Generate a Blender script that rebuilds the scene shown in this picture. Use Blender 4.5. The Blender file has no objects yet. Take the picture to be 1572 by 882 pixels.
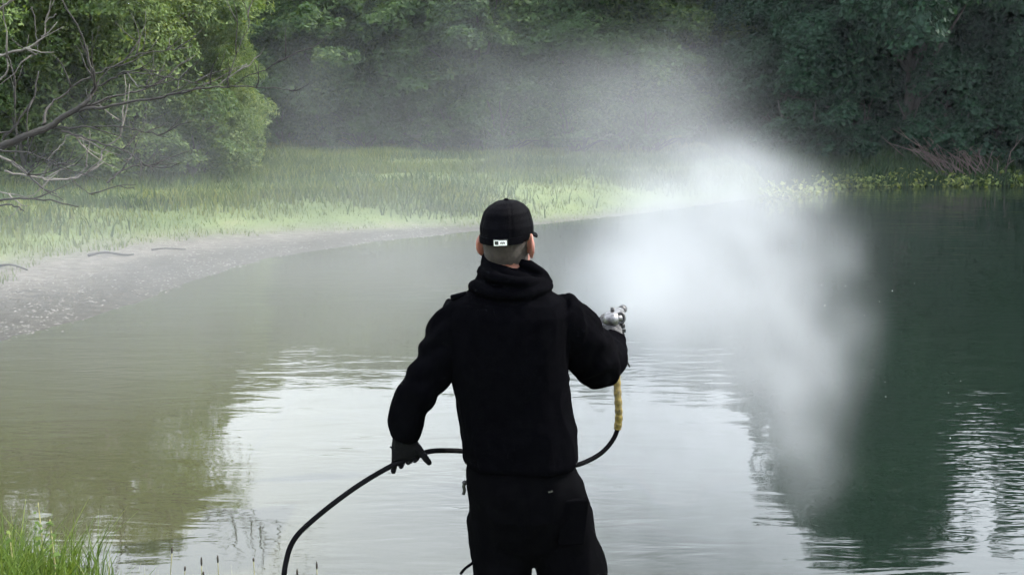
import bpy, math, random
import numpy as np
from mathutils import Vector, Matrix

SC = bpy.context.scene
COL = SC.collection
R = math.radians

# ------------------------------------------------------------------ camera
F_PX, W_PX, H_PX = 1600.0, 1572.0, 882.0
CAM_Z = 2.45
PITCH = math.atan((441 - 150) / F_PX)
cam_d = bpy.data.cameras.new('camera'); cam = bpy.data.objects.new('camera', cam_d)
COL.objects.link(cam); SC.camera = cam
cam.location = (0, 0, CAM_Z)
cam.rotation_euler = (math.pi / 2 - PITCH, 0, 0)
cam_d.sensor_width = 36.0; cam_d.lens = F_PX / W_PX * 36.0
cam_d.clip_start = 0.05; cam_d.clip_end = 3000

# ------------------------------------------------------------------ sky, sun, exposure
SUN_AZ, SUN_EL = 72.0, 44.0            # degrees right of the view direction, above the horizon
world = bpy.data.worlds.new('World'); SC.world = world; world.use_nodes = True
wn = world.node_tree.nodes; wl = world.node_tree.links; wn.clear()
sky = wn.new('ShaderNodeTexSky'); sky.sky_type = 'NISHITA'; sky.sun_disc = False
sky.sun_elevation = R(SUN_EL); sky.sun_rotation = R(SUN_AZ)
sky.dust_density = 4.0; sky.air_density = 1.0; sky.ozone_density = 1.0
bg = wn.new('ShaderNodeBackground'); bg.inputs['Strength'].default_value = 0.15
hsv = wn.new('ShaderNodeHueSaturation'); hsv.inputs['Saturation'].default_value = 0.55
wo = wn.new('ShaderNodeOutputWorld')
veil = wn.new('ShaderNodeMix'); veil.data_type = 'RGBA'; veil.inputs[0].default_value = 0.75      # thin bright cloud over the whole sky
veil.inputs[7].default_value = (13.0, 13.9, 15.0, 1)
wl.new(sky.outputs[0], hsv.inputs['Color']); wl.new(hsv.outputs[0], veil.inputs[6]); wl.new(veil.outputs[2], bg.inputs[0]); wl.new(bg.outputs[0], wo.inputs[0])

sun_d = bpy.data.lights.new('sun', 'SUN'); sun = bpy.data.objects.new('sun', sun_d); COL.objects.link(sun)
sun_d.energy = 5.0; sun_d.angle = R(0.6); sun_d.color = (1.0, 0.95, 0.86)
sd_ = Vector((math.sin(R(SUN_AZ)) * math.cos(R(SUN_EL)), math.cos(R(SUN_AZ)) * math.cos(R(SUN_EL)), math.sin(R(SUN_EL))))
sun.rotation_euler = sd_.to_track_quat('Z', 'Y').to_euler(); sun.location = sd_ * 60

SC.view_settings.view_transform = 'Standard'; SC.view_settings.look = 'None'
SC.view_settings.exposure = 0.92; SC.view_settings.gamma = 1.0
SC.render.engine = 'CYCLES'
SC.cycles.use_denoising = True
try: SC.cycles.denoiser = 'OPENIMAGEDENOISE'
except Exception: pass
SC.cycles.use_adaptive_sampling = True; SC.cycles.adaptive_threshold = 0.045; SC.cycles.adaptive_min_samples = 16; SC.cycles.time_limit = 850
SC.cycles.max_bounces = 5; SC.cycles.diffuse_bounces = 3; SC.cycles.glossy_bounces = 3
SC.cycles.transmission_bounces = 4; SC.cycles.volume_bounces = 1; SC.cycles.transparent_max_bounces = 6
SC.cycles.volume_max_steps = 128
SC.cycles.caustics_reflective = False; SC.cycles.caustics_refractive = False
SC.cycles.sample_clamp_indirect = 6.0

# ------------------------------------------------------------------ helpers
CP, SP = math.cos(PITCH), math.sin(PITCH)
def ray(x, y):
    u = (x - W_PX / 2) / F_PX; v = (y - H_PX / 2) / F_PX
    return Vector((u, CP - v * SP, -SP - v * CP))
def pw(x, y, Y):                        # point of a photo pixel on the vertical plane at distance Y
    d = ray(x, y); return Vector((0, 0, CAM_Z)) + d * (Y / d.y)
def pz(x, y, z=0.0):                    # point of a photo pixel on the level z
    d = ray(x, y); return Vector((0, 0, CAM_Z)) + d * ((z - CAM_Z) / d.z)

def ss(a, b, x):
    t = np.clip((x - a) / (b - a), 0, 1); return t * t * (3 - 2 * t)

def _hash(i, j, k, seed):
    h = (i * 374761393 + j * 668265263 + k * 2147483647 + seed * 1274126177) & 0xFFFFFFFF
    h = ((h ^ (h >> 13)) * 1274126177) & 0xFFFFFFFF
    return ((h ^ (h >> 16)) & 0xFFFF) / 65535.0
def vnoise(p, seed=0):                  # value noise, 0..1
    p = np.asarray(p, float); i = np.floor(p).astype(np.int64); f = p - i; f = f * f * (3 - 2 * f)
    r = 0
    for dx in (0, 1):
        wx = f[:, 0] if dx else 1 - f[:, 0]
        for dy in (0, 1):
            wy = f[:, 1] if dy else 1 - f[:, 1]
            for dz in (0, 1):
                wz = f[:, 2] if dz else 1 - f[:, 2]
                r = r + wx * wy * wz * _hash(i[:, 0] + dx, i[:, 1] + dy, i[:, 2] + dz, seed)
    return r
def fbm(p, seed=0, o=3):
    r = 0; a = 0.5; p = np.asarray(p, float)
    for k in range(o): r = r + a * vnoise(p * 2 ** k, seed + k); a *= 0.5
    return r / (1 - 0.5 ** o)

def mesh_np(name, V, faces_n, mat, smooth=False):       # V (n,3); faces_n (m,k) equal-sized polygons
    V = np.asarray(V, np.float32); Fc = np.asarray(faces_n, np.int32)
    me = bpy.data.meshes.new(name)
    me.vertices.add(len(V)); me.vertices.foreach_set('co', V.ravel())
    k = Fc.shape[1]; me.loops.add(Fc.size); me.loops.foreach_set('vertex_index', Fc.ravel())
    me.polygons.add(len(Fc))
    me.polygons.foreach_set('loop_start', np.arange(0, Fc.size, k, dtype=np.int32))
    me.polygons.foreach_set('loop_total', np.full(len(Fc), k, np.int32))
    if smooth: me.polygons.foreach_set('use_smooth', np.ones(len(Fc), bool))
    me.update(calc_edges=True)
    if mat: me.materials.append(mat)
    return me
def link(name, me, parent=None, loc=None):
    o = bpy.data.objects.new(name, me); COL.objects.link(o)
    if parent: o.parent = parent
    if loc is not None: o.location = loc
    return o
def obj_pd(name, V, Fs, mat, parent=None, smooth=True):
    me = bpy.data.meshes.new(name); me.from_pydata([tuple(v) for v in V], [], Fs); me.update()
    if smooth: me.polygons.foreach_set('use_smooth', [True] * len(me.polygons))
    if mat: me.materials.append(mat)
    return link(name, me, parent)
def tag(o, label=None, cat=None, group=None, kind=None):
    if label: o['label'] = label
    if cat: o['category'] = cat
    if group: o['group'] = group
    if kind: o['kind'] = kind
    return o
def empty(name, loc=(0, 0, 0)):
    o = bpy.data.objects.new(name, None); COL.objects.link(o); o.location = loc
    o.empty_display_size = 0.1; return o

class MB:
    def __init__(s): s.V = []; s.F = []
    def tube(s, pts, rad, n=8, caps=True, up=None):
        pts = [Vector(p) for p in pts]
        if not hasattr(rad, '__len__'): rad = [rad] * len(pts)
        b = len(s.V); ref = None
        for i, p in enumerate(pts):
            t = (pts[min(i + 1, len(pts) - 1)] - pts[max(i - 1, 0)])
            t = t.normalized() if t.length > 1e-9 else Vector((0, 0, 1))
            if ref is None:
                a = Vector((0, 0, 1)) if abs(t.z) < 0.9 else Vector((1, 0, 0)); ref = t.cross(a).normalized()
            ref = (ref - t * ref.dot(t)).normalized(); bi = t.cross(ref)
            for k in range(n):
                an = 2 * math.pi * k / n
                s.V.append(p + (ref * math.cos(an) + bi * math.sin(an)) * rad[i])
        for i in range(len(pts) - 1):
            for k in range(n):
                a0 = b + i * n + k; a1 = b + i * n + (k + 1) % n
                s.F.append((a0, a1, a1 + n, a0 + n))
        if caps:
            s.F.append(tuple(b + k for k in range(n))[::-1]); e = b + (len(pts) - 1) * n
            s.F.append(tuple(e + k for k in range(n)))
        return s
    def loft(s, st, n=28, ex=2.0):      # stations (centre, u, v)
        b = len(s.V)
        for c, u, v in st:
            for k in range(n):
                an = 2 * math.pi * k / n; ca, sa = math.cos(an), math.sin(an)
                s.V.append(Vector(c) + Vector(u) * math.copysign(abs(ca) ** (2 / ex), ca) + Vector(v) * math.copysign(abs(sa) ** (2 / ex), sa))
        for i in range(len(st) - 1):
            for k in range(n):
                a0 = b + i * n + k; a1 = b + i * n + (k + 1) % n
                s.F.append((a0, a1, a1 + n, a0 + n))
        s.F.append(tuple(b + k for k in range(n))[::-1]); e = b + (len(st) - 1) * n
        s.F.append(tuple(e + k for k in range(n)))
        return s
    def ball(s, c, r, n=12, m=8, rot=None):
        c = Vector(c); r = r if hasattr(r, '__len__') else (r, r, r); st = []
        rot = rot or Matrix.Identity(3)
        for i in range(m + 1):
            th = math.pi * (i + 0.02 if i == 0 else (i - 0.02 if i == m else i)) / m
            st.append((c + rot @ Vector((0, 0, -r[2] * math.cos(th))), rot @ Vector((r[0] * math.sin(th), 0, 0)), rot @ Vector((0, r[1] * math.sin(th), 0))))
        return s.loft(st, n)
    def box(s, c, ax, ay, az):          # half axes
        c, ax, ay, az = map(Vector, (c, ax, ay, az)); b = len(s.V)
        for i in (-1, 1):
            for j in (-1, 1):
                for k in (-1, 1): s.V.append(c + ax * i + ay * j + az * k)
        for f in ((0, 1, 3, 2), (4, 6, 7, 5), (0, 4, 5, 1), (2, 3, 7, 6), (0, 2, 6, 4), (1, 5, 7, 3)): s.F.append(tuple(b + q for q in f))
        return s
    def build(s, name, mat, parent=None, smooth=True): return obj_pd(name, s.V, s.F, mat, parent, smooth)
    def remeshed(s, name, mat, parent=None, voxel=0.008, smooth_it=6, fold=None):
        me = bpy.data.meshes.new('tmp'); me.from_pydata([tuple(v) for v in s.V], [], s.F); me.update()
        t = bpy.data.objects.new('tmp', me); COL.objects.link(t)
        m = t.modifiers.new('r', 'REMESH'); m.mode = 'VOXEL'; m.voxel_size = voxel; m.use_smooth_shade = True
        if smooth_it:
            m2 = t.modifiers.new('s', 'SMOOTH'); m2.iterations = smooth_it; m2.factor = 0.5
        dg = bpy.context.evaluated_depsgraph_get()
        out = bpy.data.meshes.new_from_object(t.evaluated_get(dg)); out.name = name
        bpy.data.objects.remove(t); bpy.data.meshes.remove(me)
        if fold:
            n = len(out.vertices); P = np.empty(n * 3, np.float32); out.vertices.foreach_get('co', P); P = P.reshape(-1, 3)
            N = np.empty(n * 3, np.float32); out.vertex_normals.foreach_get('vector', N); N = N.reshape(-1, 3)
            P = P + N * np.asarray(fold(P, N))[:, None]; out.vertices.foreach_set('co', P.astype(np.float32).ravel())
        out.update(); out.materials.clear(); out.materials.append(mat)
        out.polygons.foreach_set('use_smooth', [True] * len(out.polygons))
        return link(name, out, parent)

# ------------------------------------------------------------------ materials
class N:                                # tiny node-expression helper
    def __init__(s, nt, sock): s.nt, s.s = nt, sock
    def _m(s, op, *a, clamp=False):
        nd = s.nt.nodes.new('ShaderNodeMath'); nd.operation = op; nd.use_clamp = clamp
        for i, q in enumerate((s,) + a):
            if isinstance(q, N): s.nt.links.new(q.s, nd.inputs[i])
            else: nd.inputs[i].default_value = q
        return N(s.nt, nd.outputs[0])
    def __add__(s, o): return s._m('ADD', o)
    __radd__ = __add__
    def __sub__(s, o): return s._m('SUBTRACT', o)
    def __rsub__(s, o): return (s * -1.0) + o
    def __mul__(s, o): return s._m('MULTIPLY', o)
    __rmul__ = __mul__
    def __truediv__(s, o): return s._m('DIVIDE', o)
    def clamp(s): return s._m('ADD', 0.0, clamp=True)
    def pow(s, e): return s._m('POWER', e)
    def sqrt(s): return s._m('SQRT')
    def exp(s): return s._m('EXPONENT')
    def smooth(s):
        t = s.clamp(); return t * t * (3.0 - 2.0 * t)

def new_mat(name):
    m = bpy.data.materials.new(name); m.use_nodes = True; m.node_tree.nodes.clear()
    nt = m.node_tree; out = nt.nodes.new('ShaderNodeOutputMaterial'); return m, nt, out
def noise_node(nt, scale, detail=3, rough=0.55, vec=None, dist=0.0):
    n = nt.nodes.new('ShaderNodeTexNoise'); n.inputs['Scale'].default_value = scale
    n.inputs['Detail'].default_value = detail; n.inputs['Roughness'].default_value = rough
    n.inputs['Distortion'].default_value = dist
    if vec is not None: nt.links.new(vec, n.inputs['Vector'])
    return n
def coords(nt, kind='Object', scale=None):
    tc = nt.nodes.new('ShaderNodeTexCoord'); o = tc.outputs[kind]
    if scale:
        mp = nt.nodes.new('ShaderNodeMapping'); mp.inputs['Scale'].default_value = scale; nt.links.new(o, mp.inputs['Vector']); o = mp.outputs[0]
    return o
def ramp(nt, fac, stops):
    r = nt.nodes.new('ShaderNodeValToRGB'); el = r.color_ramp.elements
    while len(el) < len(stops): el.new(0.5)
    for e, (p, c) in zip(el, stops): e.position = p; e.color = (*c, 1)
    nt.links.new(fac, r.inputs[0]); return r.outputs[0]
def mixc(nt, fac, a, b, mode='MIX'):
    m = nt.nodes.new('ShaderNodeMix'); m.data_type = 'RGBA'; m.blend_type = mode
    for k, q in ((0, fac), (6, a), (7, b)):
        if isinstance(q, (int, float)): m.inputs[k].default_value = q
        elif isinstance(q, tuple): m.inputs[k].default_value = (*q, 1)
        else: nt.links.new(q, m.inputs[k])
    return m.outputs[2]

def solid(name, c1, c2, scale=8, rough=0.7, bump=0.0, bscale=None, metal=0.0, detail=4, stretch=None, spec=0.5, sheen=0.0):
    m, nt, out = new_mat(name); p = nt.nodes.new('ShaderNodeBsdfPrincipled')
    co = coords(nt, 'Object', stretch); n = noise_node(nt, scale, detail, 0.6, co)
    nt.links.new(ramp(nt, n.outputs[0], [(0.3, c1), (0.7, c2)]), p.inputs['Base Color'])
    p.inputs['Roughness'].default_value = rough; p.inputs['Metallic'].default_value = metal
    p.inputs['Specular IOR Level'].default_value = spec
    if sheen: p.inputs['Sheen Weight'].default_value = sheen; p.inputs['Sheen Roughness'].default_value = 0.4
    if bump:
        n2 = noise_node(nt, bscale or scale * 4, 4, 0.6, co); b = nt.nodes.new('ShaderNodeBump')
        b.inputs['Strength'].default_value = bump; b.inputs['Distance'].default_value = 0.02
        nt.links.new(n2.outputs[0], b.inputs['Height']); nt.links.new(b.outputs[0], p.inputs['Normal'])
    nt.links.new(p.outputs[0], out.inputs[0]); return m

def leaf_mat(name, dark, mid, light, patch=0.35, trans=0.35):
    m, nt, out = new_mat(name); g = nt.nodes.new('ShaderNodeNewGeometry')
    c1 = ramp(nt, g.outputs['Random Per Island'], [(0.0, dark), (0.55, mid), (1.0, light)])
    n = noise_node(nt, patch, 2, 0.5, g.outputs['Position'])
    c = mixc(nt, ramp(nt, n.outputs[0], [(0.4, (0, 0, 0)), (0.65, (0.6, 0.6, 0.6))]), c1, mid)
    n2 = noise_node(nt, patch * 0.6, 3, 0.6, g.outputs['Position'])
    c = mixc(nt, 1.0, c, ramp(nt, n2.outputs[0], [(0.35, (0.62, 0.72, 0.70)), (0.65, (1.2, 1.15, 1.05))]), 'MULTIPLY')
    p = nt.nodes.new('ShaderNodeBsdfPrincipled'); p.inputs['Roughness'].default_value = 0.6
    p.inputs['Specular IOR Level'].default_value = 0.15
    nt.links.new(c, p.inputs['Base Color'])
    t = nt.nodes.new('ShaderNodeBsdfTranslucent')
    nt.links.new(mixc(nt, 1.0, c, (1.25, 1.2, 0.55), 'MULTIPLY'), t.inputs[0])
    mx = nt.nodes.new('ShaderNodeMixShader'); mx.inputs[0].default_value = trans
    nt.links.new(p.outputs[0], mx.inputs[1]); nt.links.new(t.outputs[0], mx.inputs[2]); nt.links.new(mx.outputs[0], out.inputs[0])
    return m

M = {}
M['leaf_willow'] = leaf_mat('willow_leaves', (0.045, 0.078, 0.028), (0.090, 0.138, 0.048), (0.165, 0.205, 0.078), trans=0.4)
M['leaf_far'] = leaf_mat('alder_leaves', (0.020, 0.046, 0.018), (0.042, 0.080, 0.027), (0.082, 0.125, 0.040))
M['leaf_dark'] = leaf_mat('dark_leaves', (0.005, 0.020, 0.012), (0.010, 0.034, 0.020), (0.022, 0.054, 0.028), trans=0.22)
M['grass'] = leaf_mat('meadow_grass', (0.040, 0.068, 0.018), (0.080, 0.110, 0.026), (0.140, 0.155, 0.044), 0.25)
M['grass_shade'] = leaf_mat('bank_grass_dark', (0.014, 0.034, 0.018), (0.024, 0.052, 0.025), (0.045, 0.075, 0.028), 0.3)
M['grass_near'] = leaf_mat('near_grass', (0.035, 0.065, 0.014), (0.07, 0.115, 0.022), (0.13, 0.165, 0.045), 1.5)
M['waterplant'] = leaf_mat('water_plant_leaves', (0.06, 0.09, 0.03), (0.12, 0.16, 0.05), (0.24, 0.27, 0.10), 0.8)
M['bark'] = solid('bark', (0.014, 0.013, 0.011), (0.045, 0.04, 0.034), 6, 0.9, 0.6, 20)
M['deadwood'] = solid('dead_wood', (0.012, 0.010, 0.009), (0.034, 0.030, 0.026), 3, 0.85, 0.4, 30)
M['palewood'] = solid('bleached_wood', (0.06, 0.055, 0.048), (0.18, 0.165, 0.145), 4, 0.8, 0.3, 30)
M['brush'] = solid('brushwood', (0.05, 0.036, 0.034), (0.12, 0.088, 0.08), 5, 0.9)
M['stone'] = solid('gravel_stones', (0.05, 0.047, 0.04), (0.16, 0.152, 0.138), 2.5, 0.85)
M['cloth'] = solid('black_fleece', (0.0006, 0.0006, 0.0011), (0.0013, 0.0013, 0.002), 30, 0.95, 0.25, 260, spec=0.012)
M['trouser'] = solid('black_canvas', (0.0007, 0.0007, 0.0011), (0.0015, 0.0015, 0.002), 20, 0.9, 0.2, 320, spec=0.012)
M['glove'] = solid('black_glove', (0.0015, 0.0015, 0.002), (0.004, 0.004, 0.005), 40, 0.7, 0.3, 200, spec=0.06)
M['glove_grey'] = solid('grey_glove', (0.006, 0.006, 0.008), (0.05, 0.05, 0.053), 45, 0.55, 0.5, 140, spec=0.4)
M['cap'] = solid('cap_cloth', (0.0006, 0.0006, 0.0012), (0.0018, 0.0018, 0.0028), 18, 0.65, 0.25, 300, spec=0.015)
M['white_patch'] = solid('white_rubber', (0.62, 0.62, 0.62), (0.72, 0.72, 0.72), 20, 0.5)
M['black_plastic'] = solid('black_plastic', (0.008, 0.008, 0.009), (0.016, 0.016, 0.018), 20, 0.45)
M['hose'] = solid('black_rubber', (0.003, 0.003, 0.0035), (0.006, 0.006, 0.007), 12, 0.8, spec=0.012)
M['yellow'] = solid('worn_yellow_plastic', (0.03, 0.022, 0.004), (0.16, 0.115, 0.014), 70, 0.75, 0.2, 120)
M['metal'] = solid('worn_steel', (0.05, 0.05, 0.052), (0.26, 0.26, 0.27), 45, 0.35, 0.15, 160, metal=0.9)
M['skin'] = solid('skin', (0.17, 0.065, 0.045), (0.25, 0.105, 0.075), 14, 0.55, 0.1, 220)
_p = [n for n in M['skin'].node_tree.nodes if n.type == 'BSDF_PRINCIPLED'][0]
_p.inputs['Subsurface Weight'].default_value = 0.5; _p.inputs['Subsurface Radius'].default_value = (1.0, 0.25, 0.12); _p.inputs['Subsurface Scale'].default_value = 0.012
M['hair'] = solid('cropped_hair', (0.010, 0.0065, 0.0045), (0.032, 0.022, 0.016), 120, 0.8, 0.6, 500)
M['eye'] = solid('eye', (0.7, 0.7, 0.7), (0.8, 0.78, 0.76), 10, 0.2)
M['boot'] = solid('boot_rubber', (0.01, 0.01, 0.009), (0.025, 0.024, 0.02), 14, 0.6)
M['stem'] = solid('dry_stem', (0.10, 0.11, 0.04), (0.20, 0.19, 0.08), 20, 0.8)
M['seed'] = solid('seed_head', (0.012, 0.010, 0.008), (0.035, 0.028, 0.02), 60, 0.9, 0.4, 300)

# ------------------------------------------------------------------ ground, pond
far = [(0, 528), (120, 494), (220, 462), (320, 425), (420, 396), (560, 374), (700, 359), (820, 346), (930, 334), (1060, 318), (1180, 302), (1290, 287), (1420, 285), (1572, 283), (1750, 285)]
pond = [tuple(pz(*q).xy) for q in far]
pond = [(-13.5, 6.0), (-9.5, 8.6)] + pond + [(26, 22), (26, 8), (14, 4.4), (5, 4.15), (1.5, 4.25), (-1.2, 4.35), (-1.9, 4.8), (-2.6, 5.05), (-4, 5.0), (-9, 4.6)]
PO = np.array(pond)
def signed(P):                          # + outside the pond
    P = np.asarray(P, float); n = len(PO); dmin = np.full(len(P), 1e9); ins = np.zeros(len(P), bool)
    for i in range(n):
        a, b = PO[i], PO[(i + 1) % n]; ab = b - a
        t = np.clip(((P - a) @ ab) / (ab @ ab), 0, 1); d = np.hypot(*(P - a - t[:, None] * ab).T); dmin = np.minimum(dmin, d)
        c = ((a[1] > P[:, 1]) != (b[1] > P[:, 1])); xx = a[0] + (P[:, 1] - a[1]) / (b[1] - a[1] + 1e-12) * ab[0]
        ins ^= c & (P[:, 0] < xx)
    return np.where(ins, -dmin, dmin)
def zones(P):
    near = 1 - ss(6.0, 8.0, P[:, 1] + 0 * P[:, 0]); right = ss(5.0, 8.5, P[:, 0]) * (1 - near)
    return near, right
def beach_w(P): return 0.5 + 3.1 * (1 - ss(-10, 2, P[:, 0]))
def height(P, s=None):
    P = np.asarray(P, float)
    if s is None: s = signed(P)
    near, right = zones(P); left = (1 - near) * (1 - right)
    q = np.c_[P, 0 * s]; nz = fbm(q * 0.5, 3) - 0.5; nf = fbm(q * 2.1, 8) - 0.5
    bw = beach_w(P)
    hn = 0.27 * ss(0, 0.75, s) + 0.17 * np.clip(s - 0.9, 0, 3.4) + 0.06 * nf * ss(0, .6, s)
    hr = 0.55 * ss(0, 1.6, s) + 0.10 * np.clip(s - 1.6, 0, 6) + 0.25 * nz * ss(.3, 2, s)
    hl = 0.035 * np.clip(s, 0, 4) + 0.28 * ss(bw * 0.85, bw + 2.2, s) + 0.008 * np.clip(s, 0, 60) + (0.3 * nz * ss(bw, bw + 4, s)) + 0.02 * nf
    out = near * hn + right * hr + left * hl
    d = np.clip(-s, 0, 12)
    inn = -(near * np.clip(d * 0.5, 0, 1.0) + right * np.clip(d * 0.5, 0, 1.3) + left * np.clip(d * 0.10, 0, 1.0)) + 0.03 * nf - 0.01
    return np.where(s > 0, out, inn)

def axis(lo, hi, step, far_):
    a = list(np.arange(lo, hi, step)); st = step
    while a[-1] < far_: st *= 1.35; a.append(a[-1] + st)
    b = []; st = step; x = lo
    while x > -far_: st *= 1.35; x -= st; b.append(x)
    return np.array(b[::-1] + a)
gx = axis(-18, 24, 0.22, 900); gy = axis(-1, 48, 0.22, 900)
GX, GY = np.meshgrid(gx, gy); GP = np.c_[GX.ravel(), GY.ravel()]
gs = signed(GP); gz = height(GP, gs)
nx = len(gx); ii = np.arange(len(gy) - 1)[:, None] * nx + np.arange(nx - 1)[None]; ii = ii.ravel()
mg, nt, out = new_mat('ground')
me = mesh_np('ground', np.c_[GP, gz], np.c_[ii, ii + 1, ii + nx + 1, ii + nx], mg, True)
near_, right_ = zones(GP); beach = (1 - ss(beach_w(GP) - 0.6, beach_w(GP) + 0.5, gs)) * (1 - near_) * (1 - right_)
at = me.attributes.new('beach', 'FLOAT', 'POINT'); at.data.foreach_set('value', beach.astype(np.float32))
at2 = me.attributes.new('wet', 'FLOAT', 'POINT'); at2.data.foreach_set('value', (1 - ss(1.0, 2.6, gs / (0.35 + 0.19 * beach_w(GP)) + 1.2 * (fbm(np.c_[GP * 0.8, 0 * gs], 55) - 0.5))).astype(np.float32))
an = nt.nodes.new('ShaderNodeAttribute'); an.attribute_name = 'beach'; an2 = nt.nodes.new('ShaderNodeAttribute'); an2.attribute_name = 'wet'
p = nt.nodes.new('ShaderNodeBsdfPrincipled'); p.inputs['Roughness'].default_value = 0.9; p.inputs['Specular IOR Level'].default_value = 0.2
co = coords(nt)
soil = ramp(nt, noise_node(nt, 0.7, 5, 0.6, co).outputs[0], [(0.3, (0.05, 0.075, 0.025)), (0.6, (0.09, 0.12, 0.04)), (0.8, (0.13, 0.13, 0.06))])
gravel = ramp(nt, noise_node(nt, 9, 6, 0.75, coords(nt, 'Object', (0.5, 1, 1))).outputs[0], [(0.3, (0.035, 0.032, 0.027)), (0.5, (0.085, 0.078, 0.067)), (0.7, (0.15, 0.14, 0.122))])
nt.links.new(mixc(nt, an.outputs['Fac'], soil, mixc(nt, an2.outputs['Fac'], gravel, mixc(nt, 1.0, gravel, (0.42, 0.42, 0.40), 'MULTIPLY'))), p.inputs['Base Color'])
b = nt.nodes.new('ShaderNodeBump'); b.inputs['Strength'].default_value = 0.6; b.inputs['Distance'].default_value = 0.04
nt.links.new(noise_node(nt, 14, 5, 0.7, co).outputs[0], b.inputs['Height']); nt.links.new(b.outputs[0], p.inputs['Normal'])
nt.links.new(p.outputs[0], out.inputs[0])
tag(link('ground', me), kind='structure')

# water
mw, nt, out = new_mat('pond_water'); p = nt.nodes.new('ShaderNodeBsdfPrincipled')
co = coords(nt)
sx = nt.nodes.new('ShaderNodeSeparateXYZ'); nt.links.new(co, sx.inputs[0])       # silty shallows at the left, deep clear water at the right
silt = ((N(nt, noise_node(nt, 0.35, 3, 0.5, co).outputs[0]) * 3.0 - N(nt, sx.outputs[0])) * 0.28).smooth()
nt.links.new(mixc(nt, silt.s, (0.005, 0.010, 0.007), (0.038, 0.039, 0.021)), p.inputs['Base Color'])
p.inputs['Roughness'].default_value = 0.03; p.inputs['IOR'].default_value = 1.6
w1 = N(nt, noise_node(nt, 1.0, 3, 0.5, coords(nt, 'Object', (1.1, 4.2, 1)), 0.6).outputs[0])
w2 = N(nt, noise_node(nt, 1.0, 2, 0.5, coords(nt, 'Object', (5, 15, 1)), 0.4).outputs[0])
w3 = N(nt, noise_node(nt, 1.0, 2, 0.5, coords(nt, 'Object', (0.35, 0.8, 1)), 0.3).outputs[0])
calm = ((N(nt, noise_node(nt, 0.28, 2, 0.5, co).outputs[0]) - 0.40) * 4.0).smooth()
sy_ = N(nt, sx.outputs[1]); sx_ = N(nt, sx.outputs[0])
rd = ((sx_ - 0.6).pow(2) + (sy_ - 6.3).pow(2)).sqrt() + (w1 - 0.5) * 0.5
ring = (rd * 13.0)._m('SINE') * (rd * -0.75).exp() * (rd * 1.5).clamp()
glit = ((sx_ - 2.4) * 0.7).smooth() * ((8.5 - sy_) * 0.5).smooth()
hgt = ring * 0.0011 + w2 * glit * 0.007 + w1 * (0.0020 + 0.0075 * calm) + w2 * (0.0003 + 0.0022 * calm) + w3 * 0.006
b = nt.nodes.new('ShaderNodeBump'); b.inputs['Strength'].default_value = 1.0; b.inputs['Distance'].default_value = 1.0
nt.links.new(hgt.s, b.inputs['Height']); nt.links.new(b.outputs[0], p.inputs['Normal']); nt.links.new(p.outputs[0], out.inputs[0])
wv = np.array([(-40, -2, 0), (40, -2, 0), (40, 40, 0), (-40, 40, 0)])
# the sheet follows the pond outline, a little inside the banks
ctr = PO.mean(0); ex = PO + (PO - ctr) / np.linalg.norm(PO - ctr, axis=1)[:, None] * 0.5
me = bpy.data.meshes.new('pond_water'); me.from_pydata([(x, y, 0.0) for x, y in ex], [], [tuple(range(len(ex)))]); me.update()
if me.polygons[0].normal.z < 0: me.flip_normals()
me.materials.append(mw); tag(link('pond_water', me), kind='structure')

# ------------------------------------------------------------------ grass, gravel, water plants
rng = np.random.default_rng(7)
def in_view(P, m=0.12):
    return (np.abs(P[:, 0]) < (W_PX / 2 / F_PX + m) * P[:, 1] + 0.6)
def blades(P, Z, h, w, lean, rg):
    n = len(P); a = rg.uniform(0, 6.283, n); dx, dy = np.cos(a), np.sin(a)
    la = rg.uniform(0, 6.283, n); L = lean * h * rg.uniform(0.2, 1, n)
    B = np.c_[P, Z - 0.02]; wv = np.c_[dx * w, dy * w, 0 * w]
    mid = B + np.c_[np.cos(la) * L * 0.35, np.sin(la) * L * 0.35, h * 0.6]
    tip = B + np.c_[np.cos(la) * L, np.sin(la) * L, h]
    V = np.stack([B - wv, B + wv, mid + wv * 0.7, mid - wv * 0.7, tip + wv * 0.05, tip - wv * 0.05], 1).reshape(-1, 3)
    k = np.arange(n)[:, None] * 6
    return V, np.concatenate([k + np.array([[0, 1, 2, 3]]), k + np.array([[3, 2, 4, 5]])])
def grass_obj(name, P, hfun, w, mat, label, lean=0.6, cat='grass'):
    s = signed(P); Z = height(P, s); h = hfun(P, s)
    V, Fc = blades(P, Z, h, np.minimum(w * rng.uniform(0.6, 1.3, len(P)), h * 0.075), lean, rng)
    return tag(link(name, mesh_np(name, V, Fc, mat)), label, cat, kind='stuff')

# meadow
n = 330000; P = np.c_[rng.uniform(-26, 12, n), 12 + 36 * rng.random(n) ** 1.25]
P = P[in_view(P)]; s = signed(P); nr, rt = zones(P)
dens = fbm(np.c_[P * 0.9, 0 * s], 21)
keep = (s > beach_w(P) - 0.5 + 1.6 * (dens - 0.5)) & (rt < 0.5) & (rng.random(len(P)) < 0.45 + 0.8 * dens)
P = P[keep][:110000]
def hmeadow(P, s):
    t = fbm(np.c_[P * np.array([0.35, 0.5]), 0 * s], 31, 2); t2 = fbm(np.c_[P * 2.2, 0 * s], 5, 2)
    return (0.05 + 0.18 * ss(0.45, 0.75, t) + 0.12 * t2) * rng.uniform(0.6, 1.25, len(P)) * (0.45 + 0.55 * ss(0, 2.5, s - beach_w(P)))
grass_obj('meadow_grass', P, hmeadow, 0.022, M['grass'], 'sunlit pale green grass covering the meadow behind the gravel beach')
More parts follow.
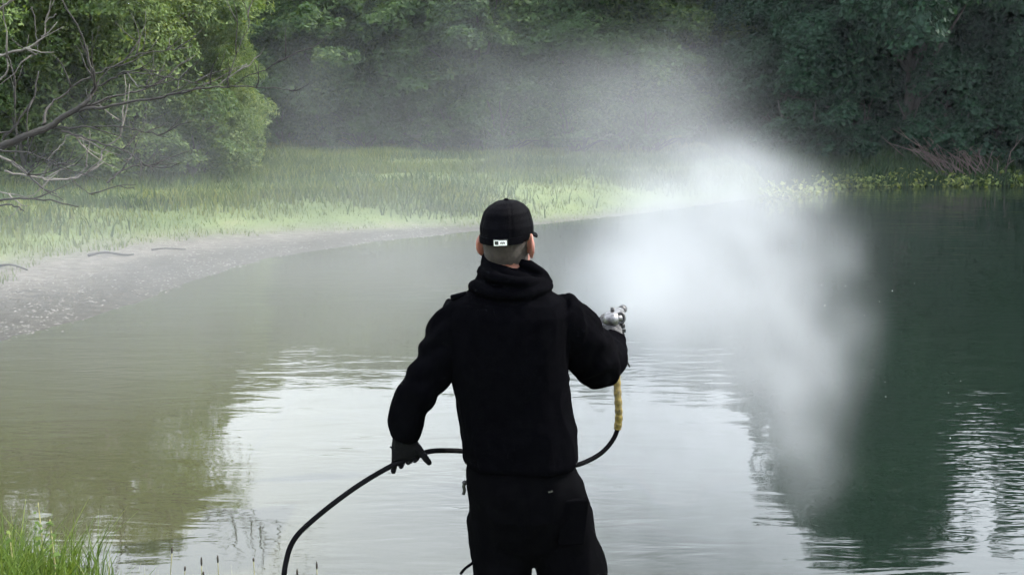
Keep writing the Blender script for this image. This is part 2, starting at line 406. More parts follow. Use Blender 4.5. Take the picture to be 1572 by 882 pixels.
# darker tussocks standing in the meadow
nc = 150; C0 = np.c_[rng.uniform(-24, 7, nc * 3), rng.uniform(15, 37, nc * 3)]; s0 = signed(C0); C0 = C0[in_view(C0) & (s0 > beach_w(C0) + 0.6) & (zones(C0)[1] < .5)][:nc]
kk = rng.integers(0, len(C0), 26000); P = C0[kk] + rng.normal(size=(26000, 2)) * (np.array([0.75, 0.4]) * (0.5 + rng.random(len(C0)))[kk][:, None])
P = P[signed(P) > 0.5]
grass_obj('meadow_tussocks', P, lambda P, s: rng.uniform(0.10, 0.32, len(P)), 0.02, leaf_mat('tussock_grass', (0.022, 0.046, 0.014), (0.042, 0.074, 0.022), (0.085, 0.11, 0.034), 0.4), 'darker taller tussocks scattered through the pale meadow grass', 0.7)
# right bank
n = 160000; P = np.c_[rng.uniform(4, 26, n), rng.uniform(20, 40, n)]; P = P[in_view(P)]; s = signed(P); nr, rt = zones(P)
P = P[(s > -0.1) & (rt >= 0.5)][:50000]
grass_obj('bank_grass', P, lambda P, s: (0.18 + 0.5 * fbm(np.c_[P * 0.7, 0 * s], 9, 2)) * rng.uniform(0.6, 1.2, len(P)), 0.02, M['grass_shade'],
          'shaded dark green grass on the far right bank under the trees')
# broad-leaved water plants along the right waterline
def leaves(C, Nn, size, asp, rg):       # rhombic leaves at C facing Nn
    n = len(C); Nn = Nn / (np.linalg.norm(Nn, axis=1)[:, None] + 1e-9)
    t = np.cross(Nn, rg.normal(size=(n, 3))); t /= np.linalg.norm(t, axis=1)[:, None] + 1e-9; b = np.cross(Nn, t)
    L = size[:, None] * t; Wd = (size * asp)[:, None] * b
    V = np.stack([C - L, C + Wd - 0.15 * L, C + L, C - Wd - 0.15 * L], 1).reshape(-1, 3)
    return V, np.arange(n * 4).reshape(-1, 4)
n = 60000; P = np.c_[rng.uniform(4, 26, n), rng.uniform(18, 36, n)]; P = P[in_view(P)]; s = signed(P); nr, rt = zones(P)
cl = fbm(np.c_[P * 2.0, 0 * s], 14, 2)
P = P[(s > -0.55 + 0.9 * (0.6 - cl)) & (s < 0.5) & (rt > 0.3) & (cl > 0.4)][:9000]; s = signed(P)
zz = np.maximum(height(P, s), 0) + rng.random(len(P)) ** 1.3 * (0.12 + 0.65 * np.clip(fbm(np.c_[P * 1.6, 0 * s], 77, 2) - 0.3, 0, 1))
V, Fc = leaves(np.c_[P, zz], np.c_[rng.normal(size=(len(P), 2)) * 0.7, np.full(len(P), 0.8)], rng.uniform(0.035, 0.10, len(P)), 0.55, rng)
tag(link('water_plants', mesh_np('water_plants', V, Fc, M['waterplant'])), 'yellow-green broad-leaved plants along the far right waterline', 'plants', kind='stuff')
# gravel
n = 60000; P = np.c_[rng.uniform(-14, 3, n), rng.uniform(7, 22, n)]; P = P[in_view(P)]; s = signed(P)
P = P[(s > -0.35) & (s < beach_w(P) + 0.3) & (rng.random(len(P)) < np.where(s < 0, .10, 0.25 + 0.75 * (fbm(np.c_[P * 1.3, 0 * s], 4) > 0.5)))][:10000]; s = signed(P)
ico = np.array([(0, 0, 0.6), (1, 0, 0), (0.3, 0.95, 0), (-0.8, 0.6, 0), (-0.8, -0.6, 0), (0.3, -0.95, 0)])
icf = np.array([(0, 1, 2), (0, 2, 3), (0, 3, 4), (0, 4, 5), (0, 5, 1)])
sz = 0.006 + 0.016 * rng.random(len(P)) ** 2.5; an_ = rng.uniform(0, 6.28, len(P)); ca, sa = np.cos(an_), np.sin(an_)
J = ico[None] * (1 + 0.3 * rng.normal(size=(len(P), 6, 1)) * 0.5) * sz[:, None, None] * np.array([1.2, 0.85, 0.9])
V = np.stack([J[..., 0] * ca[:, None] - J[..., 1] * sa[:, None], J[..., 0] * sa[:, None] + J[..., 1] * ca[:, None], J[..., 2]], -1)
V += np.c_[P, np.maximum(height(P, s), -0.006)][:, None]
tag(link('beach_gravel', mesh_np('beach_gravel', V.reshape(-1, 3), (np.arange(len(P))[:, None, None] * 6 + icf).reshape(-1, 3), M['stone'])),
    'pale grey gravel strewn over the beach at the left', 'gravel', kind='stuff')

# ------------------------------------------------------------------ trees
def crown_mesh(name, seed, H, Rr, n_lobe, n_leaf, size, asp, mat, base=0.12, droop=0.0, flat=0.85):
    rg = np.random.default_rng(seed)
    d = rg.normal(size=(n_lobe, 3)); d /= np.linalg.norm(d, axis=1)[:, None]
    r = rg.random(n_lobe) ** 0.40
    zc = H * (base + (1 - base) * 0.48); hz = H * (1 - base) * 0.52
    C = d * r[:, None] * np.array([Rr, Rr, hz]) * 0.84
    C[:, :2] *= (1.0 - 0.30 * np.clip(C[:, 2:3] / hz, -0.2, 1))
    low = np.clip(-C[:, 2:3] / hz, 0, 0.95); C[:, :2] /= np.sqrt(np.maximum(1 - low ** 2, 0.30))
    C[:, 2] += zc
    lr = Rr * rg.uniform(0.13, 0.30, n_lobe)
    wgt = lr ** 2; k = rg.choice(n_lobe, n_leaf, p=wgt / wgt.sum())
    u = rg.normal(size=(n_leaf, 3)); u /= np.linalg.norm(u, axis=1)[:, None]
    u[:, 2] = np.where(u[:, 2] < -0.3, -u[:, 2] * 0.6, u[:, 2])
    u /= np.linalg.norm(u, axis=1)[:, None]
    rr = lr[k] * (0.55 + 0.5 * rg.random(n_leaf) ** 0.6)
    Pp = C[k] + u * rr[:, None] * np.array([1, 1, flat])
    q = Pp * 0.9 / max(Rr * 0.25, 0.3)
    Pp += (np.c_[vnoise(q, seed), vnoise(q, seed + 1), vnoise(q, seed + 2)] - 0.5) * lr[k][:, None] * 1.3
    if droop:
        out_ = np.linalg.norm(Pp[:, :2] - C[k][:, :2], axis=1); Pp[:, 2] -= droop * out_ ** 1.4
    gap = fbm(Pp * 1.4 / max(size * 6, 0.4), seed + 9, 2); ok = (gap > 0.36) & (Pp[:, 2] > 0.15)
    # stray sprigs on the outside
    Pp = Pp[ok]; u = u[ok]
    nn = u * 1.1 + rg.normal(size=u.shape) * 0.75 + np.array([0, 0, 0.25])
    V, Fc = leaves(Pp, nn, size * rg.uniform(0.6, 1.35, len(Pp)), asp, rg)
    return mesh_np(name, V, Fc, mat), C, lr
def trunk_mesh(name, seed, H, Rr, C, base, n_limb=9, stems=1):
    rnd = random.Random(seed); mb = MB(); r0 = 0.022 * H
    for sidx in range(stems):
        ox, oy = (rnd.uniform(-.5, .5), rnd.uniform(-.5, .5)) if stems > 1 else (0, 0)
        top = Vector((ox * 2.2, oy * 2.2, H * 0.72)); pts = []; rad = []
        for i in range(8):
            t = i / 7; pts.append(Vector((ox * 0.5, oy * 0.5, -0.3)).lerp(top, t) + Vector((rnd.uniform(-.12, .12), rnd.uniform(-.12, .12), 0)) * H * 0.12 * t); rad.append(r0 * (1 - 0.85 * t) + 0.01)
        mb.tube(pts, rad, 7)
        idx = list(range(len(C))); rnd.shuffle(idx)
        for j in idx[:n_limb]:
            c = Vector(C[j]); a = pts[max(1, min(5, int(c.z / H * 5)))]; mid = a.lerp(c, 0.5) + Vector((rnd.uniform(-.3, .3), rnd.uniform(-.3, .3), 0.25))
            mb.tube([a, mid, c], [r0 * 0.4, r0 * 0.25, 0.015], 5)
    me = bpy.data.meshes.new(name); me.from_pydata([tuple(v) for v in mb.V], [], mb.F); me.update(); me.materials.append(M['bark'])
    me.polygons.foreach_set('use_smooth', [True] * len(me.polygons)); return me
PROTO = {}
def proto(key, seed, H, Rr, nl, nleaf, size, asp, mat, base, droop=0.0, stems=1, flat=0.85):
    cm, C, lr = crown_mesh('crown', seed, H, Rr, nl, nleaf, size, asp, M[mat], base, droop, flat)
    PROTO[key] = (cm, trunk_mesh('trunk', seed, H, Rr, C, base, 9, stems), H, Rr)
proto('willow', 1, 9.0, 3.9, 90, 160000, 0.058, 0.36, 'leaf_willow', 0.02, 0.25, 2)
proto('willow2', 2, 8.0, 3.6, 80, 110000, 0.062, 0.36, 'leaf_willow', 0.02, 0.25, 2)
proto('far1', 3, 8.5, 3.6, 60, 85000, 0.085, 0.5, 'leaf_far', 0.03)
proto('far2', 4, 8.5, 3.2, 50, 75000, 0.085, 0.5, 'leaf_far', 0.05)
proto('far3', 5, 8.5, 4.0, 66, 70000, 0.11, 0.45, 'leaf_far', 0.02, 0.15)
proto('dark1', 6, 10.5, 4.4, 90, 120000, 0.074, 0.5, 'leaf_dark', 0.01, 0.1)
proto('dark2', 8, 10.0, 4.0, 80, 110000, 0.074, 0.5, 'leaf_dark', 0.03, 0.15)
proto('bush', 9, 2.6, 1.9, 26, 16000, 0.075, 0.5, 'leaf_far', 0.0, 0.1, 3)
proto('dbush', 10, 2.6, 1.9, 26, 16000, 0.075, 0.5, 'leaf_dark', 0.0, 0.1, 3)
proto('wbush', 12, 2.6, 1.9, 30, 22000, 0.055, 0.38, 'leaf_willow', 0.0, 0.15, 3)
trnd = random.Random(11)
def tree(key, px_, Y, h, label, wide=1.0, group=None, rot=None, cat='tree', name='leafy_tree', sink=0.05):
    cm, tm, H, Rr = PROTO[key]; X = (px_ - 786) / F_PX * Y * 1.0
    z = float(height(np.array([[X, Y]]))[0]) - sink; k = h / H
    t = empty(name, (X, Y, z)); t.rotation_euler.z = rot if rot is not None else trnd.uniform(0, 6.28); t.scale = (k * wide, k * wide, k)
    link('trunk', tm, t); link('crown', cm, t)
    return tag(t, label, cat, group)
G1, G2, G3 = 'trees lining the far side of the meadow', 'dark trees on the far right bank', 'willows on the left shore'
tree('willow', 165, 25.5, 9.4, 'large sunlit willow on the left shore behind the bare branches', 0.98, G3, 0.6, name='willow_tree')
tree('willow2', -95, 23.0, 8.6, 'willow at the left edge of the picture, cut by the frame', 1.05, G3, 2.0, name='willow_tree')
tree('willow2', 20, 32, 9.5, 'taller willow standing behind the two shoreline willows at the left', 1.1, G3, 4.0, name='willow_tree')
tree('willow2', 318, 26.5, 4.6, 'low round willow at the right foot of the large sunlit willow', 0.85, G3, 1.0, name='willow_tree')
for a in [('wbush', 55, 23.5, 2.3, 'willow bush under the left edge willow behind the pale bare branches'), ('wbush', 190, 25.0, 2.6, 'willow bush at the foot of the large sunlit willow'),
          ('wbush', 285, 25.5, 2.2, 'small willow bush at the right end of the left shore thicket'), ('wbush', 120, 29, 3.4, 'willow bush in shade behind the large sunlit willow'), ('wbush', 250, 31, 3.6, 'tall willow bush far behind the left shore thicket')]:
    tree(*a, 1.25, G3, cat='bush', name='willow_bush')
for a in [('far2', 395, 41, 7.6, 'grey-green tree beyond the meadow nearest the sunlit willow'),
          ('far1', 505, 39.5, 7.9, 'second tree of the far meadow row, counted from the sunlit willow'),
          ('far3', 625, 40, 8.3, 'third tree of the far meadow row, dark lower crown'),
          ('far2', 735, 38.5, 7.8, 'fourth tree of the far meadow row, left above the black cap'),
          ('far1', 840, 40, 8.4, 'fifth tree of the far meadow row, right above the black cap'),
          ('far3', 950, 39, 7.6, 'broad tree of the far meadow row behind the top of the spray'),
          ('far2', 1055, 41.5, 8.6, 'yellow-green tree beside the dark hollow in the far trees')]:
    tree(*a, 1.15, G1)
for a in [('far3', 450, 48, 10.0, 'taller tree in the back row over the left end of the meadow'),
          ('far1', 570, 49, 10.4, 'back-row tree rising between the second and third meadow trees'),
          ('far2', 690, 48, 10.6, 'back-row tree rising between the third and fourth meadow trees'),
          ('far3', 800, 49, 10.2, 'back-row tree rising straight above the black cap'),
          ('far1', 905, 48, 10.8, 'back-row tree behind the fifth meadow tree'),
          ('far2', 1010, 49, 10.6, 'back-row tree rising left of the dark hollow'),
          ('far3', 1120, 47, 10.4, 'back-row tree behind the dark hollow in the far trees')]:
    tree(*a, 1.3, G1)
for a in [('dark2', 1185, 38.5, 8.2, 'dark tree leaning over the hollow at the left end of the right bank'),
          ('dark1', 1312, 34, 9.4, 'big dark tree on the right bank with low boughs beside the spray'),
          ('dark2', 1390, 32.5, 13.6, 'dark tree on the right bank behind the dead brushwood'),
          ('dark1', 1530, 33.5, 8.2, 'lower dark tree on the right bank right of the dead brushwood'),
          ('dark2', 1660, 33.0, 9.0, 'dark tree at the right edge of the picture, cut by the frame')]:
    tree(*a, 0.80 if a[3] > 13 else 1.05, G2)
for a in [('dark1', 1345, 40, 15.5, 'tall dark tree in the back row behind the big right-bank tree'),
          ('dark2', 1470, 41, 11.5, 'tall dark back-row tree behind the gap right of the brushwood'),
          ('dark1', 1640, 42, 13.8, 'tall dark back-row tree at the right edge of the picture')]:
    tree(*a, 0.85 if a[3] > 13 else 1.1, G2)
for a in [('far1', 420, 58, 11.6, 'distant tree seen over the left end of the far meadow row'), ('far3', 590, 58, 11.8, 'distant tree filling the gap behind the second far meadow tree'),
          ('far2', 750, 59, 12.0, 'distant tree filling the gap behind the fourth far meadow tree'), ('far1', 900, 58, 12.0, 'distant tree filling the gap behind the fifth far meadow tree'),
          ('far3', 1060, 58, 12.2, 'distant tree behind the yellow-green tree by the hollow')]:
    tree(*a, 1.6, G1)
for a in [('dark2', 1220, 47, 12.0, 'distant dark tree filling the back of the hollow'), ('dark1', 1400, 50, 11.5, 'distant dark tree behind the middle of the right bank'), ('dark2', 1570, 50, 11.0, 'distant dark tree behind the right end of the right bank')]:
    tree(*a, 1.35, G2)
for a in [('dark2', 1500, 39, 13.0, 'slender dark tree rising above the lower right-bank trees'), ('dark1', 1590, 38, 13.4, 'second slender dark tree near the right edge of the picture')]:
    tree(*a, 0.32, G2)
GB = 'bushes under the far trees'
for i, (x, Y, h, k, l) in enumerate([(440, 38.5, 2.2, 'bush', 'low bush under the far trees nearest the sunlit willow'), (560, 38, 2.6, 'bush', 'low bush under the second far meadow tree'),
        (665, 37.5, 2.4, 'bush', 'low bush under the far trees left above the cap'), (780, 37, 2.6, 'bush', 'low bush under the far trees straight above the cap'),
        (890, 37, 2.4, 'bush', 'low bush under the far trees right above the cap'), (1000, 37.5, 2.8, 'bush', 'low bush under the far trees behind the spray'),
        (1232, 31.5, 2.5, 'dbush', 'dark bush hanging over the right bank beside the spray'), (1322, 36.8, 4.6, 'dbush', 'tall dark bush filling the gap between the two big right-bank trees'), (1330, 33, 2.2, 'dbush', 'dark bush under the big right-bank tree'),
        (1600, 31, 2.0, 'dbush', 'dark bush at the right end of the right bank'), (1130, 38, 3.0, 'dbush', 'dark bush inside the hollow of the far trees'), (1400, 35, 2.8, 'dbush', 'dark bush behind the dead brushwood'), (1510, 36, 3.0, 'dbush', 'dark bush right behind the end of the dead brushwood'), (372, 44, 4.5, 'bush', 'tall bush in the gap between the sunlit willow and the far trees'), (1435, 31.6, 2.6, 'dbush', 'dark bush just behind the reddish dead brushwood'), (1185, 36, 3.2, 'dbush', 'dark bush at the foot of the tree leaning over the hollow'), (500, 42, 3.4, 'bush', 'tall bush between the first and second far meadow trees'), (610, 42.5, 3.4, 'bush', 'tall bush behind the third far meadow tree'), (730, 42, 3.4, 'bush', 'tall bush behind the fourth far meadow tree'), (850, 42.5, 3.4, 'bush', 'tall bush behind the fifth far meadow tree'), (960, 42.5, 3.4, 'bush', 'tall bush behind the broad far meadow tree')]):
    tree(k, x, Y, h, l, 1.15, GB, cat='bush', name='bush')

# ------------------------------------------------------------------ bare dead tree at the left
def zp(pts, Y0, Y1, s=2.593):           # zoomed photo points to the world, running from depth Y0 to Y1
    n = len(pts); return [pw(x / s, y / s, Y0 + (Y1 - Y0) * i / max(1, n - 1)) for i, (x, y) in enumerate(pts)]
def smooth_path(pts, k=4):
    pts = [Vector(p) for p in pts]; o = []
    for i in range(len(pts) - 1):
        p0, p1, p2, p3 = pts[max(i - 1, 0)], pts[i], pts[i + 1], pts[min(i + 2, len(pts) - 1)]
        for j in range(k):
            t = j / k; o.append(0.5 * ((2 * p1) + (p2 - p0) * t + (2 * p0 - 5 * p1 + 4 * p2 - p3) * t * t + (3 * p1 - p0 - 3 * p2 + p3) * t ** 3))
    return o + [pts[-1]]
trunk_base = Vector((-8.9, 12.6, 0)); trunk_base.z = float(height(np.array([[trunk_base.x, trunk_base.y]]))[0])
dt = empty('dead_tree', trunk_base); tag(dt, 'bare dead tree reaching grey branches in from the left edge', 'tree')
brnd = random.Random(5)
def branch(pts, r0, r1, mat='deadwood', twigs=3, name='branch', tl=0.7):
    pts = [p - trunk_base for p in smooth_path(pts, 5)]
    pts = [p + Vector((brnd.uniform(-1, 1), brnd.uniform(-1, 1), brnd.uniform(-1, 1))) * 0.012 for p in pts]
    r0 *= 0.62; r1 *= 0.62
    n = len(pts); mb = MB(); mb.tube(pts, [r0 + (r1 - r0) * (i / (n - 1)) ** 0.8 for i in range(n)], 7)
    for _ in range(twigs):
        i = brnd.randint(n // 4, n - 2); t = (pts[i + 1] - pts[i]).normalized(); L = tl * brnd.uniform(0.4, 1.1)
        d = (t + Vector((brnd.uniform(-.7, .7), brnd.uniform(-.9, .9), brnd.uniform(-.5, .9)))).normalized()
        q = [pts[i]]; 
        for s_ in range(5): d = (d + Vector((brnd.uniform(-.3, .3), brnd.uniform(-.3, .3), brnd.uniform(-.2, .3)))).normalized(); q.append(q[-1] + d * L / 5)
        mb.tube(q, [0.010, 0.009, 0.007, 0.006, 0.004, 0.003], 5)
        if brnd.random() < 0.6:
            k = brnd.randint(1, 3); d2 = (d + Vector((brnd.uniform(-.8, .8), brnd.uniform(-.8, .8), brnd.uniform(-.6, .8)))).normalized()
            mb.tube([q[k], q[k] + d2 * L * 0.25, q[k] + d2 * L * 0.45 + Vector((0, 0, 0.03))], [0.006, 0.005, 0.003], 4)
    return mb.build(name, M[mat], dt)
limb0 = pw(-6, 227, 12.2)
branch([trunk_base + Vector((0, 0, -0.3)), trunk_base + Vector((0.15, 0, 0.7)), trunk_base + Vector((0.6, -0.1, 1.35)), trunk_base + Vector((1.4, -0.25, 1.7)), limb0], 0.17, 0.085, twigs=0, name='trunk')
B = branch
B([limb0] + zp([(100, 545), (190, 505), (290, 440), (345, 405), (364, 368)], 12.2, 12.4), 0.082, 0.034, twigs=3)
B(zp([(364, 368), (376, 330), (352, 230), (318, 125), (240, -10)], 12.4, 12.0), 0.030, 0.012, twigs=3)
B(zp([(300, 440), (420, 425), (560, 400), (700, 375), (830, 347), (920, 346), (1040, 346), (1170, 362)], 12.35, 11.7), 0.034, 0.006, twigs=7)
B(zp([(330, 430), (450, 385), (560, 360), (640, 330), (720, 316)], 12.4, 12.9), 0.028, 0.008, twigs=4)
B(zp([(172, 495), (185, 440), (230, 390), (330, 320), (450, 265), (560, 215), (680, 200), (760, 188)], 12.3, 13.2), 0.026, 0.007, twigs=6)
B(zp([(362, 358), (430, 320), (510, 290), (600, 295), (700, 315), (780, 330), (850, 336)], 12.4, 11.9), 0.020, 0.007, twigs=5)
B(zp([(210, 510), (330, 505), (480, 505), (560, 520), (665, 545)], 12.3, 11.8), 0.022, 0.009, twigs=3)
B(zp([(250, 520), (330, 545), (420, 575), (500, 600), (560, 640), (615, 682)], 12.3, 11.6), 0.022, 0.008, twigs=4)
B(zp([(-20, 615), (60, 655), (120, 700), (200, 716), (280, 710), (350, 690), (395, 650), (412, 590), (480, 545), (478, 515)], 12.0, 12.4), 0.026, 0.010, 'palewood', 3)
B(zp([(-20, 797), (80, 790), (200, 798), (310, 822)], 11.6, 11.2), 0.024, 0.010, twigs=1)
B(zp([(-20, 815), (60, 820), (92, 838)], 11.4, 11.3), 0.018, 0.010, twigs=0)
B(zp([(-20, 598), (90, 605), (170, 625), (260, 662)], 12.1, 11.8), 0.018, 0.007, twigs=4)
B(zp([(-10, 222), (70, 205), (140, 175), (175, 140), (185, 90), (226, 58)], 11.5, 11.3), 0.026, 0.008, 'palewood', 3)
B(zp([(-10, 330), (35, 270), (22, 215)], 11.5, 11.4), 0.018, 0.008, 'palewood', 1)
B(zp([(-10, 40), (45, 5), (90, -20)], 11.5, 11.4), 0.024, 0.012, 'palewood', 1)
B(zp([(130, 30), (140, 120), (150, 210), (120, 225)], 12.6, 12.4), 0.012, 0.006, twigs=2)
B(zp([(150, 285), (138, 380), (85, 470), (15, 555)], 12.3, 12.2), 0.014, 0.020, twigs=3)
B(zp([(870, 338), (930, 293), (982, 258)], 11.9, 11.7), 0.009, 0.012, 'palewood', 1)
B(zp([(930, 345), (980, 305), (1060, 278), (1118, 235)], 11.8, 11.6), 0.007, 0.010, 'deadwood', 1)
B(zp([(900, 330), (950, 190), (990, 90), (968, 0)], 12.5, 12.7), 0.010, 0.006, twigs=2)
B(zp([(40, 640), (110, 690), (170, 750), (255, 795)], 11.9, 11.6), 0.020, 0.007, twigs=4)
B(zp([(20, 680), (130, 705), (270, 712), (350, 660)], 12.2, 12.4), 0.020, 0.008, 'palewood', 4)
B(zp([(280, 712), (320, 745), (372, 778)], 12.0, 11.8), 0.012, 0.006, twigs=1)
B(zp([(180, 635), (240, 580), (275, 535), (330, 560)], 12.4, 12.6), 0.012, 0.006, 'palewood', 2)
B(zp([(425, 725), (470, 690), (530, 660), (620, 655), (715, 650)], 13.0, 13.4), 0.022, 0.008, twigs=3)
B(zp([(0, 760), (100, 785), (160, 760)], 11.9, 12.0), 0.014, 0.008, 'palewood', 2)
B(zp([(60, 640), (65, 520), (55, 380), (60, 300)], 12.8, 12.9), 0.012, 0.006, 'deadwood', 3)

# driftwood sticks on the beach
def stick(name, pts, r, label, mat='deadwood'):
    pts = [Vector(p) for p in pts]; mb = MB(); q = smooth_path(pts, 4); mb.tube(q, [r * (1 - 0.5 * i / len(q)) for i in range(len(q))], 6)
    return tag(mb.build(name, M[mat]), label, 'driftwood')
def gp(x, y, up=0.02):
    p = pz(x, y, 0.12); p.z = float(height(np.array([[p.x, p.y]]))[0]) + up; return p
stick('driftwood', [gp(135, 392), gp(160, 390, 0.05), gp(190, 390, 0.03), gp(205, 388)], 0.024, 'dark stick lying where the gravel beach meets the grass')
stick('driftwood', [gp(0, 410), gp(20, 412, 0.06), gp(42, 414)], 0.02, 'dark stick on the beach at the left edge of the picture')
stick('driftwood', [gp(232, 381), gp(255, 380, 0.04), gp(285, 379)], 0.016, 'thin stick on the grass edge right of the longer beach stick')

# brushwood heap on the right bank
bb = pw(1480, 214, 30.5); bb.z = float(height(np.array([[bb.x, bb.y]]))[0])
bw_ = empty('brushwood_heap', bb); tag(bw_, 'heap of reddish dead brushwood on the far right bank', 'brushwood')
for i in range(80):
    x0 = brnd.uniform(-0.9, 1.1); a = Vector((x0, brnd.uniform(-.5, .5), 0.0)); lean = brnd.uniform(-1.1, -0.2) if brnd.random() < 0.8 else brnd.uniform(-.2, .5)
    L = brnd.uniform(0.7, 1.7); e = a + Vector((lean * L * 0.9, brnd.uniform(-.5, .4), L * brnd.uniform(0.35, 0.85)))
    m = a.lerp(e, 0.5) + Vector((brnd.uniform(-.1, .1), 0, brnd.uniform(0.0, 0.25)))
    mb = MB(); mb.tube([a, m, e], [0.017, 0.012, 0.006], 5)
    f = m.lerp(e, 0.4); mb.tube([f, f + Vector((brnd.uniform(-.4, .2), brnd.uniform(-.2, .2), brnd.uniform(0.05, .35)))], [0.009, 0.004], 4)
    mb.build('branch', M['brush'], bw_)

# ------------------------------------------------------------------ the person
Y0 = 3.33
def row(y, xl, xr, b, dy=0.0, Y=None):
    Y = (Y or Y0) + dy; a, c = pw(xl, y, Y), pw(xr, y, Y); m = (a + c) / 2
    return (m, (c - a) / 2, Vector((0, b, 0)))
def sc(rows, k): return [(c, u * k, v * k) for c, u, v in rows]
torso = [row(440, 742, 826, .075), row(448, 716, 846, .10), row(460, 694, 866, .125), row(480, 686, 876, .14), row(520, 684, 874, .148), row(560, 692, 870, .148), row(600, 700, 873, .145),
         row(640, 705, 881, .145), row(670, 708, 886, .15), row(698, 711, 887, .15), row(708, 713, 885, .146)]
def armpts(l): return [pw(x, y, Y0 + dy) for x, y, dy, r in l], [r for *_, r in l]
armL = [(716, 482, 0, .080), (692, 512, -.005, .080), (668, 556, -.02, .072), (646, 594, -.035, .069), (633, 622, -.03, .061), (624, 648, -.01, .055), (621, 664, .0, .046), (620, 672, .0, .041)]
armR = [(850, 478, 0, .080), (872, 498, .03, .085), (893, 528, .09, .088), (910, 548, .15, .086), (924, 560, .21, .078), (932, 550, .26, .070), (938, 536, .31, .060), (941, 526, .34, .050), (942, 519, .36, .044)]
hips = [row(690, 722, 876, .12), row(715, 716, 880, .14), row(740, 716, 896, .155), row(775, 720, 904, .155), row(805, 724, 903, .135), row(830, 734, 902, .11), row(850, 748, 894, .07), row(862, 770, 876, .04)]
zgm = 0.27
def leg(side):
    if side < 0: l = [(768, 790, .0, .112), (770, 845, .0, .105), (768, 882, .0, .099)]
    else: l = [(856, 790, .0, .116), (866, 840, .0, .110), (880, 880, .0, .116)]
    pts, rad = armpts(l)
    k = pts[-1]; ft = Vector((k.x + side * 0.05, Y0 + 0.02, zgm + 0.05))
    for t, r in ((0.35, .09), (0.7, .085), (1.0, .082)): pts.append(k.lerp(ft, t)); rad.append(r)
    return pts, rad
fold_seed = 40
def cloth_fold(amp, sx=(7, 7, 3.2), rid=0.5):
    def f(P, Nn):
        a = fbm(P * np.array(sx), fold_seed, 3); b = 1 - np.abs(fbm(P * np.array(sx) * 1.7 + 9, fold_seed + 5, 2) - 0.5) * 4
        return amp * ((a - 0.5) * 2.2 + rid * np.clip(b, 0, 1) - 0.25)
    return f
# continuous body: head with a face, neck, torso, limbs and hands
HC = pw(779, 366, Y0 + 0.01)            # head centre
hrot = Matrix.Rotation(R(-22), 3, 'Z')  # turned a little to the right
def hp(x, y, z): return HC + hrot @ Vector((x, y, z))
def head_parts(mb, k=1.0):
    HX, HY = hrot @ Vector((1, 0, 0)), hrot @ Vector((0, 1, 0))
    prof = [(-.135, .048, .052, .030), (-.115, .054, .070, .030), (-.09, .060, .086, .016), (-.05, .068, .096, .006), (0, .073, .100, 0), (.04, .075, .100, -.002), (.070, .068, .090, -.004), (.092, .050, .068, -.004), (.103, .028, .038, -.004)]
    mb.loft([(hp(0, o, z), HX * a * k, HY * b * k) for z, a, b, o in prof], 32, 2.15)
    mb.ball(hp(0, .105, -.03), (.014, .02, .026)); mb.tube([hp(0, .10, .01), hp(0, .112, -.03)], [.009, .015], 8)     # nose
    mb.ball(hp(0, .085, -.118), (.032, .024, .022)); mb.ball(hp(0, .098, -.072), (.024, .010, .008)); mb.ball(hp(0, .097, -.084), (.022, .010, .009))
    for s in (-1, 1):
        mb.ball(hp(s * .032, .088, .018), (.024, .014, .009)); mb.ball(hp(s * .045, .075, -.035), (.022, .018, .020))
def ear(mb, s):
    c = hp(s * .084, -.010, -.020)
    er = hrot @ Matrix.Rotation(R(s * 28), 3, 'Z') @ Matrix.Rotation(R(-8), 3, 'X')
    q = []
    for i in range(11):
        a = -2.2 + 4.6 * i / 10; q.append(c + er @ Vector((0.005 * s, -0.020 * math.cos(a * 0.9) + 0.002, 0.037 * math.sin(a * 0.72))))
    mb.tube(q, [.005, .0055, .006, .0065, .007, .007, .0065, .006, .0055, .0055, .006], 7)
    mb.ball(c + er @ Vector((0, .002, -.002)), (.005, .019, .031), rot=er); mb.ball(c + er @ Vector((0, .004, -.028)), (.005, .009, .011), rot=er)
def fingers_left(k=1.0):
    mb = MB(); w = pw(620, 668, Y0)
    # palm
    mb.loft([(pw(620, 664, Y0), Vector((.036, 0, 0)) * k, Vector((0, .028, 0)) * k), (pw(621, 678, Y0), Vector((.042, 0, 0)) * k, Vector((0, .024, 0)) * k),
             (pw(622, 692, Y0), Vector((.046, 0, 0)) * k, Vector((0, .021, 0)) * k), (pw(621, 703, Y0), Vector((.044, 0, .008)) * k, Vector((0, .018, 0)) * k)], 20, 2.4)
    for x, yb, yk, yt, xt in ((641, 697, 704, 708, 637), (630, 700, 708, 711, 627), (618, 702, 712, 717, 616), (606, 704, 717, 725, 604)):
        mb.tube([pw(x, yb - 8, Y0), pw(x, yb + 2, Y0 + .006), pw((x + xt) / 2, yk, Y0 + .016), pw(xt, yt - 3, Y0 + .006), pw(xt, yt, Y0 - .006)], [.011 * k, .0115 * k, .011 * k, .010 * k, .008 * k], 8)
    mb.tube([pw(634, 680, Y0), pw(643, 690, Y0 - .004), pw(651, 700, Y0 - .006), pw(657, 707, Y0 - .004), pw(660, 712, Y0)], [.017 * k, .015 * k, .0125 * k, .0115 * k, .009 * k], 9)
    return mb
YG = Y0 + .42
